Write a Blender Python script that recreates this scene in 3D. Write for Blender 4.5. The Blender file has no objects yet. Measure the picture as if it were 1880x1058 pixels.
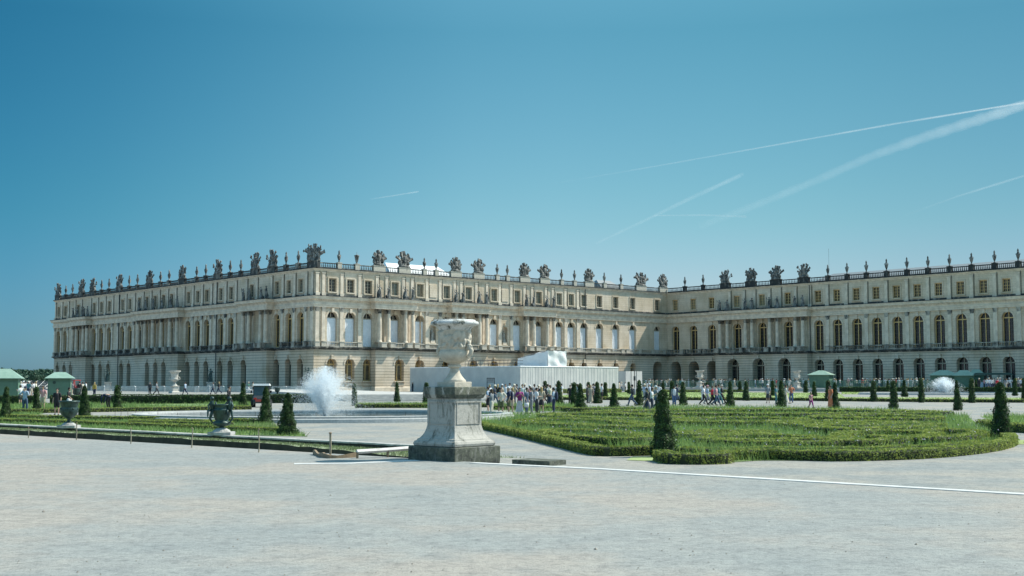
import bpy, bmesh, math, random
import numpy as np
from mathutils import Vector, Matrix
PI = math.pi
rnd = random.Random(7)
nr = np.random.RandomState(11)
sc = bpy.context.scene
COL = sc.collection

# ------------------------------------------------------------------ camera model
F = 2264.0; CX, CY = 940.0, 529.0; EYE = 1.7
TH = math.atan(173.0 / F)
FW = Vector((0, math.cos(TH), math.sin(TH))); UP = Vector((0, -math.sin(TH), math.cos(TH)))
def proj(p):
    q = Vector(p) - Vector((0, 0, EYE)); d = q.dot(FW)
    return CX + F * q.x / d, CY - F * q.dot(UP) / d
def ray(px, py):
    return Vector((1, 0, 0)) * (px - CX) + UP * (CY - py) + FW * F
def gz(x, y):
    return -.55 + .55 * min(1, max(0, (y - 60) / 100.0))
def G(px, py, z=None):
    r = ray(px, py)
    if z is not None:
        t = (z - EYE) / r.z; return Vector((r.x * t, r.y * t, z))
    zz = -.3
    for _ in range(30):
        t = (zz - EYE) / r.z; zz = .5 * zz + .5 * gz(0, r.y * t)
    return Vector((r.x * t, r.y * t, zz))
def mpp(p):                      # metres per photo pixel at a point
    return (Vector(p) - Vector((0, 0, EYE))).dot(FW) / F

# ------------------------------------------------------------------ objects
def tag(o, label=None, cat=None, group=None, kind=None):
    if label: o['label'] = label
    if cat: o['category'] = cat
    if group: o['group'] = group
    if kind: o['kind'] = kind
    return o
def empty(name, loc, rz=0, **k):
    o = bpy.data.objects.new(name, None); COL.objects.link(o)
    o.location = loc; o.rotation_euler = (0, 0, rz); o.empty_display_size = .3
    return tag(o, **k)
def link(name, me, parent=None, loc=(0, 0, 0), rz=0, **k):
    o = bpy.data.objects.new(name, me); COL.objects.link(o)
    o.location = loc; o.rotation_euler = (0, 0, rz)
    if parent: o.parent = parent
    return tag(o, **k)
def copy_tree(o, parent=None):
    c = o.copy(); COL.objects.link(c); c.parent = parent
    for ch in list(o.children): copy_tree(ch, c)
    return c
ORD = 'first second third fourth fifth sixth seventh eighth ninth tenth eleventh twelfth thirteenth fourteenth fifteenth sixteenth seventeenth eighteenth nineteenth twentieth'.split()
TENS = {2: 'twenty', 3: 'thirty', 4: 'forty', 5: 'fifty', 6: 'sixty', 7: 'seventy', 8: 'eighty', 9: 'ninety'}
TH2 = {2: 'twentieth', 3: 'thirtieth', 4: 'fortieth', 5: 'fiftieth', 6: 'sixtieth', 7: 'seventieth', 8: 'eightieth', 9: 'ninetieth'}
def ordn(i):
    if i < 20: return ORD[i]
    n = i + 1
    return TH2[n // 10] if n % 10 == 0 else TENS[n // 10] + '-' + ORD[n % 10 - 1]

class MB:
    def __init__(s): s.v = []; s.f = []; s.uv = []; s.m = []; s.cm = 0
    def face(s, pts, uv=None):
        b = len(s.v); s.v += [tuple(p) for p in pts]; s.f.append(tuple(range(b, b + len(pts))))
        s.uv += uv if uv else [(p[0], p[2]) for p in pts]; s.m.append(s.cm)
    def grid(s, rows, cu=False, cv=False):
        b = len(s.v); n = len(rows[0]); m = len(rows)
        for r in rows: s.v += [tuple(p) for p in r]
        for i in range(m if cv else m - 1):
            for j in range(n if cu else n - 1):
                i2, j2 = (i + 1) % m, (j + 1) % n
                ids = (b + i * n + j, b + i * n + j2, b + i2 * n + j2, b + i2 * n + j)
                s.f.append(ids); s.m.append(s.cm)
                s.uv += [(s.v[k][0] + s.v[k][1], s.v[k][2]) for k in ids]
    def ngon(s, pts): s.face(pts)
    def box(s, c, d, ax=None, taper=1.0):
        c = Vector(c); hx, hy, hz = d[0] / 2, d[1] / 2, d[2] / 2
        M = ax if ax else Matrix.Identity(3)
        P = []
        for z, t in ((-hz, 1.0), (hz, taper)):
            for x, y in ((-hx, -hy), (hx, -hy), (hx, hy), (-hx, hy)): P.append(c + M @ Vector((x * t, y * t, z)))
        b = len(s.v); s.v += [tuple(p) for p in P]
        for q in ((0, 3, 2, 1), (4, 5, 6, 7), (0, 1, 5, 4), (1, 2, 6, 5), (2, 3, 7, 6), (3, 0, 4, 7)):
            s.f.append(tuple(b + k for k in q)); s.m.append(s.cm)
            s.uv += [(P[k][0] + P[k][1], P[k][2]) for k in q]
    def lathe(s, prof, c=(0, 0, 0), n=16, sx=1, sy=1, caps=True, fn=None):
        rows = []
        for r, z in prof:
            row = []
            for k in range(n):
                a = 2 * PI * k / n; rr = r * (fn(a, z) if fn else 1)
                row.append((c[0] + rr * math.cos(a) * sx, c[1] + rr * math.sin(a) * sy, c[2] + z))
            rows.append(row)
        s.grid(rows, cu=True)
        if caps: s.ngon(rows[0][::-1]); s.ngon(rows[-1])
    def tube(s, pts, rad, n=8, sq=1.0, cap=True):
        pts = [Vector(p) for p in pts]
        if not isinstance(rad, (list, tuple)): rad = [rad] * len(pts)
        d0 = (pts[1] - pts[0]).normalized()
        a = Vector((1, 0, 0)) if abs(d0.x) < .9 else Vector((0, 1, 0))
        rows = []
        P = pts; R = list(rad)
        if cap:
            e0 = (P[0] - P[1]).normalized(); e1 = (P[-1] - P[-2]).normalized()
            P = [P[0] + e0 * R[0] * .8, P[0] + e0 * R[0] * .45] + P + [P[-1] + e1 * R[-1] * .45, P[-1] + e1 * R[-1] * .8]
            R = [R[0] * .35, R[0] * .85] + R + [R[-1] * .85, R[-1] * .35]
        for i, p in enumerate(P):
            d = (P[min(i + 1, len(P) - 1)] - P[max(i - 1, 0)]).normalized()
            x = (a - d * a.dot(d)).normalized(); y = d.cross(x)
            rows.append([p + x * R[i] * math.cos(2 * PI * k / n) + y * R[i] * sq * math.sin(2 * PI * k / n) for k in range(n)])
        s.grid(rows, cu=True); s.ngon(rows[0][::-1]); s.ngon(rows[-1])
    def sphere(s, c, r, n=10, m=7, sc3=(1, 1, 1), jit=0):
        rows = []
        for i in range(m + 1):
            t = PI * i / m; rr = max(math.sin(t), .02)
            rows.append([(c[0] + r * sc3[0] * rr * math.cos(2 * PI * k / n) * (1 + jit * rnd.uniform(-1, 1)),
                          c[1] + r * sc3[1] * rr * math.sin(2 * PI * k / n) * (1 + jit * rnd.uniform(-1, 1)),
                          c[2] - r * sc3[2] * math.cos(t)) for k in range(n)])
        s.grid(rows, cu=True); s.ngon(rows[0][::-1]); s.ngon(rows[-1])
    def mesh(s, name, mats, smooth=False):
        me = bpy.data.meshes.new(name); me.from_pydata(s.v, [], s.f)
        u = me.uv_layers.new(name='UVMap'); u.data.foreach_set('uv', np.array(s.uv, dtype=np.float32).ravel())
        if not isinstance(mats, (list, tuple)): mats = [mats]
        for m in mats: me.materials.append(m)
        if len(mats) > 1: me.polygons.foreach_set('material_index', s.m)
        if smooth: me.polygons.foreach_set('use_smooth', [True] * len(s.f))
        me.update(); return me
    def build(s, name, mats, parent=None, loc=(0, 0, 0), rz=0, smooth=False, **k):
        return link(name, s.mesh(name, mats, smooth), parent, loc, rz, **k)

def np_mesh(name, V, k, mat, extra=None):
    """V: (N,k,3) array of polygons of k corners"""
    me = bpy.data.meshes.new(name); N = V.shape[0]
    me.vertices.add(N * k); me.vertices.foreach_set('co', V.reshape(-1).astype(np.float32))
    me.loops.add(N * k); me.loops.foreach_set('vertex_index', np.arange(N * k, dtype=np.int32))
    me.polygons.add(N); me.polygons.foreach_set('loop_start', np.arange(0, N * k, k, dtype=np.int32))
    me.polygons.foreach_set('loop_total', np.full(N, k, dtype=np.int32))
    me.materials.append(mat); me.update(calc_edges=True); return me
def join_np(me, V, k, mi=0):
    pass
def leaves(P, Nn, size, jit=.8):
    """leaf diamonds at points P with rough normals Nn"""
    N = len(P); n = Nn + nr.normal(0, jit, (N, 3)); n /= np.linalg.norm(n, axis=1)[:, None] + 1e-6
    a = nr.normal(0, 1, (N, 3)); t = np.cross(n, a); t /= np.linalg.norm(t, axis=1)[:, None] + 1e-6
    b = np.cross(n, t); sz = (size * nr.uniform(.6, 1.3, N))[:, None]
    V = np.stack([P - t * sz, P - b * sz * .5, P + t * sz, P + b * sz * .5], 1)
    return V

# ------------------------------------------------------------------ materials
MATS = {}
def nodes(name):
    m = bpy.data.materials.new(name); m.use_nodes = True; nt = m.node_tree
    b = nt.nodes['Principled BSDF']; return m, nt, b
def nn(nt, t, **k):
    n = nt.nodes.new(t)
    for a, v in k.items():
        if a.startswith('i_'):
            n.inputs[int(a[2:]) if a[2:].isdigit() else a[2:].replace('_', ' ')].default_value = v
        else: setattr(n, a, v)
    return n
def ramp(nt, src, stops):
    r = nt.nodes.new('ShaderNodeValToRGB'); el = r.color_ramp.elements
    while len(el) < len(stops): el.new(.5)
    for e, (p, c) in zip(el, stops): e.position = p; e.color = (c[0], c[1], c[2], 1) if isinstance(c, (tuple, list)) else (c, c, c, 1)
    nt.links.new(src, r.inputs[0]); return r.outputs[0]
def mix(nt, a, b, f, mode='MIX'):
    m = nt.nodes.new('ShaderNodeMix'); m.data_type = 'RGBA'; m.blend_type = mode
    for i, v in ((0, f), (6, a), (7, b)):
        s = m.inputs[i]
        if hasattr(v, 'is_linked'): nt.links.new(v, s)
        elif isinstance(v, (tuple, list)): s.default_value = (v[0], v[1], v[2], 1)
        else: s.default_value = v if i == 0 else (v, v, v, 1)
    return m.outputs[2]
def coords(nt, world=True, scale=(1, 1, 1), rand=False):
    if world: src = nn(nt, 'ShaderNodeNewGeometry').outputs['Position']
    else: src = nn(nt, 'ShaderNodeTexCoord').outputs['Object']
    mp = nn(nt, 'ShaderNodeMapping'); mp.inputs['Scale'].default_value = scale
    nt.links.new(src, mp.inputs[0]); return mp.outputs[0]
def noise(nt, co, scale, detail=3, rough=.55, dist=0):
    n = nn(nt, 'ShaderNodeTexNoise'); n.inputs['Scale'].default_value = scale; n.inputs['Detail'].default_value = detail
    n.inputs['Roughness'].default_value = rough; n.inputs['Distortion'].default_value = dist
    nt.links.new(co, n.inputs['Vector']); return n.outputs[0]
def bump(nt, b, h, st, dist):
    n = nn(nt, 'ShaderNodeBump'); n.inputs['Strength'].default_value = st; n.inputs['Distance'].default_value = dist
    nt.links.new(h, n.inputs['Height']); nt.links.new(n.outputs[0], b.inputs['Normal'])
def simple(name, c, c2=None, scale=4, rough=.7, metal=0, bmp=.2, bd=.02, world=True, lo=.35, hi=.65):
    if name in MATS: return MATS[name]
    m, nt, b = nodes(name); co = coords(nt, world)
    n1 = noise(nt, co, scale, 4)
    nt.links.new(ramp(nt, n1, [(lo, c), (hi, c2 or tuple(x * .8 for x in c))]), b.inputs['Base Color'])
    b.inputs['Roughness'].default_value = rough; b.inputs['Metallic'].default_value = metal
    if bmp: bump(nt, b, noise(nt, co, scale * 6, 3), bmp, bd)
    MATS[name] = m; return m
def plain(name, c, rough=.7, metal=0):
    if name in MATS: return MATS[name]
    m, nt, b = nodes(name); co = coords(nt, False)
    nt.links.new(ramp(nt, noise(nt, co, 9, 2), [(.3, tuple(x * .86 for x in c)), (.7, c)]), b.inputs['Base Color'])
    b.inputs['Roughness'].default_value = rough; b.inputs['Metallic'].default_value = metal
    MATS[name] = m; return m

def wall_mat(name, c1, c2, joint, bw, bh, soot=.35, ms=.03):
    m, nt, b = nodes(name)
    uv = nn(nt, 'ShaderNodeUVMap').outputs[0]
    br = nn(nt, 'ShaderNodeTexBrick', offset=.5); br.inputs['Color1'].default_value = (*c1, 1); br.inputs['Color2'].default_value = (*c2, 1)
    br.inputs['Mortar'].default_value = (*joint, 1); br.inputs['Scale'].default_value = 1; br.inputs['Mortar Size'].default_value = ms
    br.inputs['Mortar Smooth'].default_value = .2; br.inputs['Bias'].default_value = 0
    br.inputs['Brick Width'].default_value = bw; br.inputs['Row Height'].default_value = bh
    nt.links.new(uv, br.inputs['Vector'])
    co = coords(nt)
    big = ramp(nt, noise(nt, co, .22, 5, .6), [(.35, (.78, .74, .66)), (.6, (1, 1, 1))])
    c = mix(nt, br.outputs['Color'], big, 1.0, 'MULTIPLY')
    st = coords(nt, True, (1.6, 1.6, .12))
    s = ramp(nt, noise(nt, st, 1.0, 5, .65), [(.5, 0.0), (.72, soot)])
    c = mix(nt, c, (.10, .10, .095), s)
    fine = ramp(nt, noise(nt, co, 5, 4, .7), [(.3, (.82, .82, .8)), (.6, (1, 1, 1))])
    c = mix(nt, c, fine, 1.0, 'MULTIPLY')
    nt.links.new(c, b.inputs['Base Color']); b.inputs['Roughness'].default_value = .85
    hb = mix(nt, br.outputs['Fac'], noise(nt, co, 12, 3), .3)
    n = nn(nt, 'ShaderNodeBump', invert=True); n.inputs['Strength'].default_value = .6; n.inputs['Distance'].default_value = .03
    nt.links.new(hb, n.inputs['Height']); nt.links.new(n.outputs[0], b.inputs['Normal'])
    MATS[name] = m; return m
W_GROUND = wall_mat('ashlar_rusticated', (.73, .63, .51), (.67, .575, .46), (.26, .23, .19), 60, .52, .22, .045)
W_MAIN = wall_mat('ashlar_smooth', (.74, .64, .515), (.68, .58, .46), (.42, .38, .30), 30, .45, .22, .012)
W_TRIM = simple('limestone_trim', (.75, .655, .53), (.55, .475, .38), 1.1, .85, 0, .4, .03)
def sooty(name, lo, hi, c=(.50, .47, .40), d=(.055, .06, .06), sc_=.9):
    m, nt, b = nodes(name); co = coords(nt); st = coords(nt, True, (1, 1, .5))
    f = ramp(nt, noise(nt, st, sc_, 6, .7), [(lo, 0.0), (hi, 1.0)])
    c_ = mix(nt, d, c, f); fine = ramp(nt, noise(nt, co, 7, 4, .7), [(.3, (.7, .7, .7)), (.65, (1, 1, 1))])
    nt.links.new(mix(nt, c_, fine, 1.0, 'MULTIPLY'), b.inputs['Base Color']); b.inputs['Roughness'].default_value = .9
    bump(nt, b, noise(nt, co, 10, 4), .4, .03); MATS[name] = m; return m
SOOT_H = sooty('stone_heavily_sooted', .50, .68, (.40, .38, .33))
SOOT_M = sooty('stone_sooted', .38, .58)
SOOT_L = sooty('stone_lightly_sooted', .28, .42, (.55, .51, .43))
STATUE = sooty('statue_stone_weathered', .42, .66, (.40, .39, .36), (.055, .06, .06), 2.2)
SOOT_X = sooty('stone_black_crust', .52, .78, (.30, .29, .26), (.035, .04, .042), 1.4)
STATUE_L = sooty('statue_stone_pale', .3, .6, (.50, .47, .41), (.13, .13, .12), 2.5)
def glass(name, c, rough=.12):
    m, nt, b = nodes(name); co = coords(nt)
    nt.links.new(ramp(nt, noise(nt, co, .8, 2), [(.35, c), (.65, tuple(x * 2.2 for x in c))]), b.inputs['Base Color'])
    b.inputs['Roughness'].default_value = rough; b.inputs['Specular IOR Level'].default_value = .5
    bump(nt, b, noise(nt, co, 1.5, 2), .15, .05); MATS[name] = m; return m
GLASS = glass('old_window_glass', (.006, .008, .010), .18)
GLASS_CURT = glass('curtained_window_glass', (.16, .13, .085), .2)
GLASS_GREY = glass('shuttered_window_glass', (.10, .11, .095), .25)
WOOD_OCHRE = plain('ochre_painted_wood', (.72, .50, .22), .6)
WOOD_DARK = plain('dark_glazing_bars', (.10, .095, .08), .6)
WOOD_GREY = plain('grey_beige_painted_wood', (.42, .38, .29), .6)
BLIND = simple('white_window_blind', (.72, .76, .80), (.62, .66, .70), 1.5, .8, 0, .3, .05)
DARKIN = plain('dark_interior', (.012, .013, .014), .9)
LEAD = plain('lead_roof', (.22, .24, .25), .6)
WHITE_ROOF = plain('white_roof_sheeting', (.85, .85, .84), .5)
ROCK_W = sooty('white_marble_weathered', .30, .5, (.62, .59, .53), (.30, .29, .26), 2.0)
BRONZE = sooty('green_bronze', .35, .65, (.05, .105, .095), (.012, .028, .028), 5)
BRONZE.node_tree.nodes['Principled BSDF'].inputs['Roughness'].default_value = .45
BRONZE.node_tree.nodes['Principled BSDF'].inputs['Metallic'].default_value = .25
def leafmat(name, d, l, sc_=5, tr=.25, tip=None):
    m, nt, b = nodes(name); co = coords(nt)
    f = noise(nt, co, sc_, 4, .7); g = noise(nt, co, sc_ * 7, 2)
    c = mix(nt, ramp(nt, f, [(.36, d), (.64, l)]), ramp(nt, g, [(.3, (.6, .6, .6)), (.7, (1.25, 1.25, 1.1))]), 1.0, 'MULTIPLY')
    nt.links.new(c, b.inputs['Base Color']); b.inputs['Roughness'].default_value = .55; b.inputs['Specular IOR Level'].default_value = .25
    t = nn(nt, 'ShaderNodeBsdfTranslucent'); nt.links.new(mix(nt, c, (.9, 1.0, .3), .25, 'MULTIPLY'), t.inputs[0])
    ms = nn(nt, 'ShaderNodeMixShader'); ms.inputs[0].default_value = tr
    nt.links.new(b.outputs[0], ms.inputs[1]); nt.links.new(t.outputs[0], ms.inputs[2])
    nt.links.new(ms.outputs[0], nt.nodes['Material Output'].inputs[0]); MATS[name] = m; return m
YEW = leafmat('yew_foliage', (.018, .045, .020), (.095, .165, .055), 3)
DRYG = leafmat('dry_verge_grass', (.15, .19, .10), (.30, .34, .21), 1.5, .4)
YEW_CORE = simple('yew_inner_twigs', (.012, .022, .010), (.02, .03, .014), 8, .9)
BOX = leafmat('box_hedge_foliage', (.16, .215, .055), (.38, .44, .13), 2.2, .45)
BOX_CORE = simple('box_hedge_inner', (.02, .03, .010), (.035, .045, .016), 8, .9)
GRASS = leafmat('meadow_grass', (.12, .21, .075), (.33, .44, .19), 1.2, .5)
BARK = simple('bark', (.10, .075, .05), (.06, .045, .03), 8, .9)
# ------------------------------------------------------------------ palace
U = Vector((-.664, .748, 0)).normalized(); Vd = Vector((.748, .664, 0)).normalized()
C1 = Vector(((575 - 940) / 2271 * 220, 220, 0))
class Fac:
    def __init__(s, O, R):
        s.O = Vector(O); s.R = R; s.I = Vector((-R.y, R.x, 0)); s.rz = math.atan2(R.y, R.x)
        s.M = Matrix((( R.x, s.I.x, 0), (R.y, s.I.y, 0), (0, 0, 1)))
    def P(s, r, n, z): return s.O + s.R * r - s.I * n + Vector((0, 0, z))
    def at(s, px, n=0, z=12):
        lo, hi = -30, 260
        for _ in range(50):
            m = (lo + hi) / 2; p = s.P(m, n, z)
            if (p.y > 5 and proj(p)[0] < px): lo = m
            else: hi = m
        return lo
_t = Fac(C1, Vd); L2 = _t.at(1225); C2 = C1 + Vd * L2
F2 = _t
F3 = Fac(C2, -U)
_t = Fac(C1 + U * 150, -U); L1 = 150 - _t.at(100); F1 = Fac(C1 + U * L1, -U)
L3 = F3.at(1880) + 14
PAL = empty('palace', C1, label='huge pale limestone palace with arcaded ground floor, arched windows and statue-lined balustrade', cat='palace')
def pl(r): return tuple(-C1)          # parts in world coordinates hang under the palace empty
def part(mb, name, m, smooth=False, parent=None, **k):
    return mb.build(name, m, PAL if parent is None else parent, loc=(-C1 if parent is None else (0, 0, 0)), smooth=smooth, **k)

AC = {1: [(130, 158), (248, 327), (441, 490)], 2: [(690, 762), (831, 896), (962, 1018)], 3: [(1313, 1481)]}
PJ = 1.6
def jogs(f, k):
    return [(f.at(a, PJ), f.at(b, PJ)) for a, b in AC[k]]
J = {1: jogs(F1, 1), 2: jogs(F2, 2), 3: jogs(F3, 3)}
def path():
    P = [F1.P(0, -30, 0), F1.P(0, 0, 0)]
    for f, k in ((F1, 1), (F2, 2), (F3, 3)):
        if k == 2: P.append(F1.P(L1, 0, 0))
        if k == 3: P.append(F2.P(L2, 0, 0))
        for a, b in J[k]: P += [f.P(a, 0, 0), f.P(a, PJ, 0), f.P(b, PJ, 0), f.P(b, 0, 0)]
    P.append(F3.P(L3, 0, 0)); return P
def path0(): return [F1.P(0, -30, 0), F1.P(0, 0, 0), F1.P(L1, 0, 0), F2.P(L2, 0, 0), F3.P(L3, 0, 0)]
def offs(P, d):
    out = []
    for i, p in enumerate(P):
        a = (P[i] - P[i - 1]).normalized() if i else None
        b = (P[i + 1] - P[i]).normalized() if i < len(P) - 1 else None
        na = Vector((a.y, -a.x, 0)) if a else None; nb = Vector((b.y, -b.x, 0)) if b else None
        if a is None: out.append(p + nb * d)
        elif b is None: out.append(p + na * d)
        else:
            m = (na + nb)
            if m.length < 1e-4: out.append(p + na * d)
            else: m.normalize(); out.append(p + m * (d / max(.2, m.dot(na))))
    return out
def sweep(mb, P, prof):
    rows = [[Vector((q.x, q.y, z)) for q in offs(P, d)] for d, z in prof]
    mb.grid(rows[::-1])
JP, SP = path(), path0()

def wall(mb, f, r0, r1, n, z0, z1, ops, dep=.75, N=10):
    uv = lambda r, z: (r, z)
    def q(pts): mb.face([f.P(r, nn_, z) for r, nn_, z in pts], [(r + nn_ * .7, z) for r, nn_, z in pts])
    cur = r0
    for o in sorted(ops, key=lambda o: o['c']):
        a, b = o['c'] - o['w'] / 2, o['c'] + o['w'] / 2; zb, zt = o['zb'], o['zt']; dp = o.get('dep', dep)
        if a > cur: q([(cur, n, z0), (a, n, z0), (a, n, z1), (cur, n, z1)])
        if zb > z0: q([(a, n, z0), (b, n, z0), (b, n, zb), (a, n, zb)])
        if o.get('arch', True):
            R = o['w'] / 2; sp = zt - R
            arc = [(o['c'] - R * math.cos(PI * i / N), sp + R * math.sin(PI * i / N)) for i in range(N + 1)]
        else: arc = [(a, zt), (b, zt)]
        for (xa, za), (xb, zb_) in zip(arc, arc[1:]):
            q([(xa, n, za), (xb, n, zb_), (xb, n, z1), (xa, n, z1)])
        out = [(a, zb)] + arc + [(b, zb)]
        for (xa, za), (xb, zb_) in zip(out, out[1:] + out[:1]):
            q([(xa, n - dp, za), (xb, n - dp, zb_), (xb, n, zb_), (xa, n, za)])
        if o.get('arch', True) and o.get('ring', True):      # archivolt
            R1 = R + .34
            o1 = [(o['c'] - R1 * math.cos(PI * i / N), sp + R1 * math.sin(PI * i / N)) for i in range(N + 1)]
            for i in range(N):
                (xa, za), (xb, zb_) = arc[i], arc[i + 1]; (xc, zc), (xd, zd) = o1[i], o1[i + 1]
                q([(xa, n + .09, za), (xb, n + .09, zb_), (xd, n + .09, zd), (xc, n + .09, zc)])
                q([(xc, n + .09, zc), (xd, n + .09, zd), (xd, n, zd), (xc, n, zc)])
                q([(xa, n, za), (xb, n, zb_), (xb, n + .09, zb_), (xa, n + .09, za)])
            mb.box(f.P(o['c'], n + .14, zt + .22), (.5, .38, .75), f.M)
        cur = b
    if cur < r1: q([(cur, n, z0), (r1, n, z0), (r1, n, z1), (cur, n, z1)])

# window positions (photo columns measured on each front) -> metres along the front
TW = {1: [102.5, 110.5, 122.9, 146.5, 175.7, 189, 203.7, 227.8, 241.5, 259, 273, 288, 303.5, 318.5, 349.3, 366.4, 383.4, 408.9, 427.9, 466, 512.4, 534.2, 556],
      2: [606.8, 640, 672.6, 721.5, 767.8, 816.6, 857, 903.9, 946.4, 986, 1023.5, 1045.6, 1068.9, 1097.5, 1127.3, 1158.5, 1203.8],
      3: [1243, 1276.1, 1309.9, 1356.4, 1402.6, 1450, 1505.8, 1540, 1576, 1612.5, 1650, 1688.2, 1727.3, 1767.4, 1809.7, 1852.5, 1897, 1944]}
NI = [792.5, 924.3]
FS = {1: F1, 2: F2, 3: F3}; LL = {1: L1, 2: L2, 3: L3}
TR = {k: [f.at(x, -.5) for x in TW[k]] for k, f in FS.items()}
TR[1][0] = TR[1][1] - 3.6
TR[1] = [r for r in TR[1] if r > 1.6]
NR = [F2.at(x, -.4) for x in NI]
COLX = {1: [133.2, 140.2, 152.7, 159.2, 253.6, 266.1, 280.6, 296.2, 311.8, 324.5, 446, 456.5, 478.5, 488], 2: [696.7, 713.1, 744.3, 757.5, 838, 850, 880.5, 893.5, 968, 980, 1005, 1016.5],
        3: [1322, 1335.4, 1368.6, 1380.8, 1413.5, 1427.3, 1460.2, 1474]}
CR = {k: [FS[k].at(x, 1.05) for x in COLX[k]] for k in FS}
def injog(k, r, m=0): return any(a - m < r < b + m for a, b in J[k])

# templates -------------------------------------------------------
def arched_outline(w, h, N=12):
    R = w / 2; return [(-R, 0)] + [(-R * math.cos(PI * i / N), h - R + R * math.sin(PI * i / N)) for i in range(N + 1)] + [(R, 0)]
def bar(mb, x0, z0, x1, z1, t, y=0, d=.08):
    a = Vector((x0, y, z0)); b = Vector((x1, y, z1)); L = (b - a).length
    ang = math.atan2(z1 - z0, x1 - x0)
    mb.box((a + b) / 2, (L, d, t), Matrix.Rotation(-ang, 3, 'Y'))
def win_arched(name, w, h, cols, rows, wood, fr=.13, bt=.055, fan=True, open_low=False):
    mb = MB(); R = w / 2; sp = h - R; out = arched_outline(w, h)
    for (xa, za), (xb, zb) in zip(out, out[1:]): bar(mb, xa * .96, za, xb * .96, zb - (0 if zb < h else .0), fr, 0, .12)
    bar(mb, -R, .08, R, .08, .18, 0, .1); bar(mb, -R, sp, R, sp, .2, -.03, .12); bar(mb, 0, 0, 0, h, .15, -.035, .11)
    for i in range(1, cols):
        x = -R + w * i / cols
        mb.cm = 1
        if abs(x) > .05: bar(mb, x, .1, x, sp, bt, .01, .05)
    mb.cm = 1
    for j in range(1, rows): bar(mb, -R, sp * j / rows, R, sp * j / rows, bt, .005, .05)
    if fan:
        for a in (45, 135): bar(mb, 0, sp, R * math.cos(math.radians(a)), sp + R * math.sin(math.radians(a)), bt * 1.3, .01, .05)
        for i in range(6):
            a0, a1 = PI * i / 6, PI * (i + 1) / 6
            bar(mb, R * .5 * math.cos(a0), sp + R * .5 * math.sin(a0), R * .5 * math.cos(a1), sp + R * .5 * math.sin(a1), bt, .01, .05)
    g = MB(); y = .07
    g.face([(x, y, z) for x, z in out]); g.face([(x, y + .02, z) for x, z in out][::-1])
    return mb.mesh(name, [wood, WOOD_DARK]), g.mesh('pane', GLASS)
def win_rect(w, h, wood):
    mb = MB()
    for a in ((-w / 2, 0, -w / 2, h), (w / 2, 0, w / 2, h), (-w / 2, 0.05, w / 2, 0.05), (-w / 2, h - .05, w / 2, h - .05)): bar(mb, *a, .13, 0, .1)
    bar(mb, 0, 0, 0, h, .12, -.02, .1)
    for x in (-w / 4, w / 4): bar(mb, x, 0, x, h, .045, .01, .05)
    for j in (1, 2, 3): bar(mb, -w / 2, h * j / 4, w / 2, h * j / 4, .05, .005, .05)
    g = MB(); g.face([(-w / 2, .06, 0), (w / 2, .06, 0), (w / 2, .06, h), (-w / 2, .06, h)]); g.face([(-w / 2, .08, h), (w / 2, .08, h), (w / 2, .08, 0), (-w / 2, .08, 0)])
    return mb.mesh('attic_window', wood), g.mesh('pane', GLASS)
TWW, TZB, TZT = 2.2, 8.15, 14.45
T_TALL = {1: win_arched('tall_window', TWW, TZT - TZB, 4, 7, WOOD_OCHRE, .12, .05), 2: win_arched('tall_window', TWW, TZT - TZB, 4, 7, WOOD_GREY), 3: win_arched('tall_window', TWW, TZT - TZB, 4, 7, WOOD_OCHRE, .16)}
T_AT = {1: win_rect(1.5, 2.4, WOOD_GREY), 2: win_rect(1.5, 2.4, WOOD_GREY), 3: win_rect(1.5, 2.4, WOOD_OCHRE)}
GW = {1: (2.0, .55, 6.05), 2: (2.1, 1.9, 6.0), 3: (2.3, .6, 6.4)}
T_GR = {k: win_arched('ground_floor_window', GW[k][0], GW[k][2] - GW[k][1], 4, 6, WOOD_OCHRE if k == 2 else WOOD_GREY, .12, .05) for k in GW}
T_GR[2][1].materials[0] = GLASS_CURT
ME_PGREY = T_AT[2][1].copy(); ME_PGREY.materials[0] = GLASS_GREY
T_BIG = win_arched('glazed_door', 3.1, 6.2, 6, 6, WOOD_GREY, .2, .07)
def put_win(T, name, f, r, n, z, dep):
    p = f.P(r, n - dep + .12, z) - C1
    o = link(name, T[0], PAL, p, f.rz); link('pane', T[1], o); return o

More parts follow.
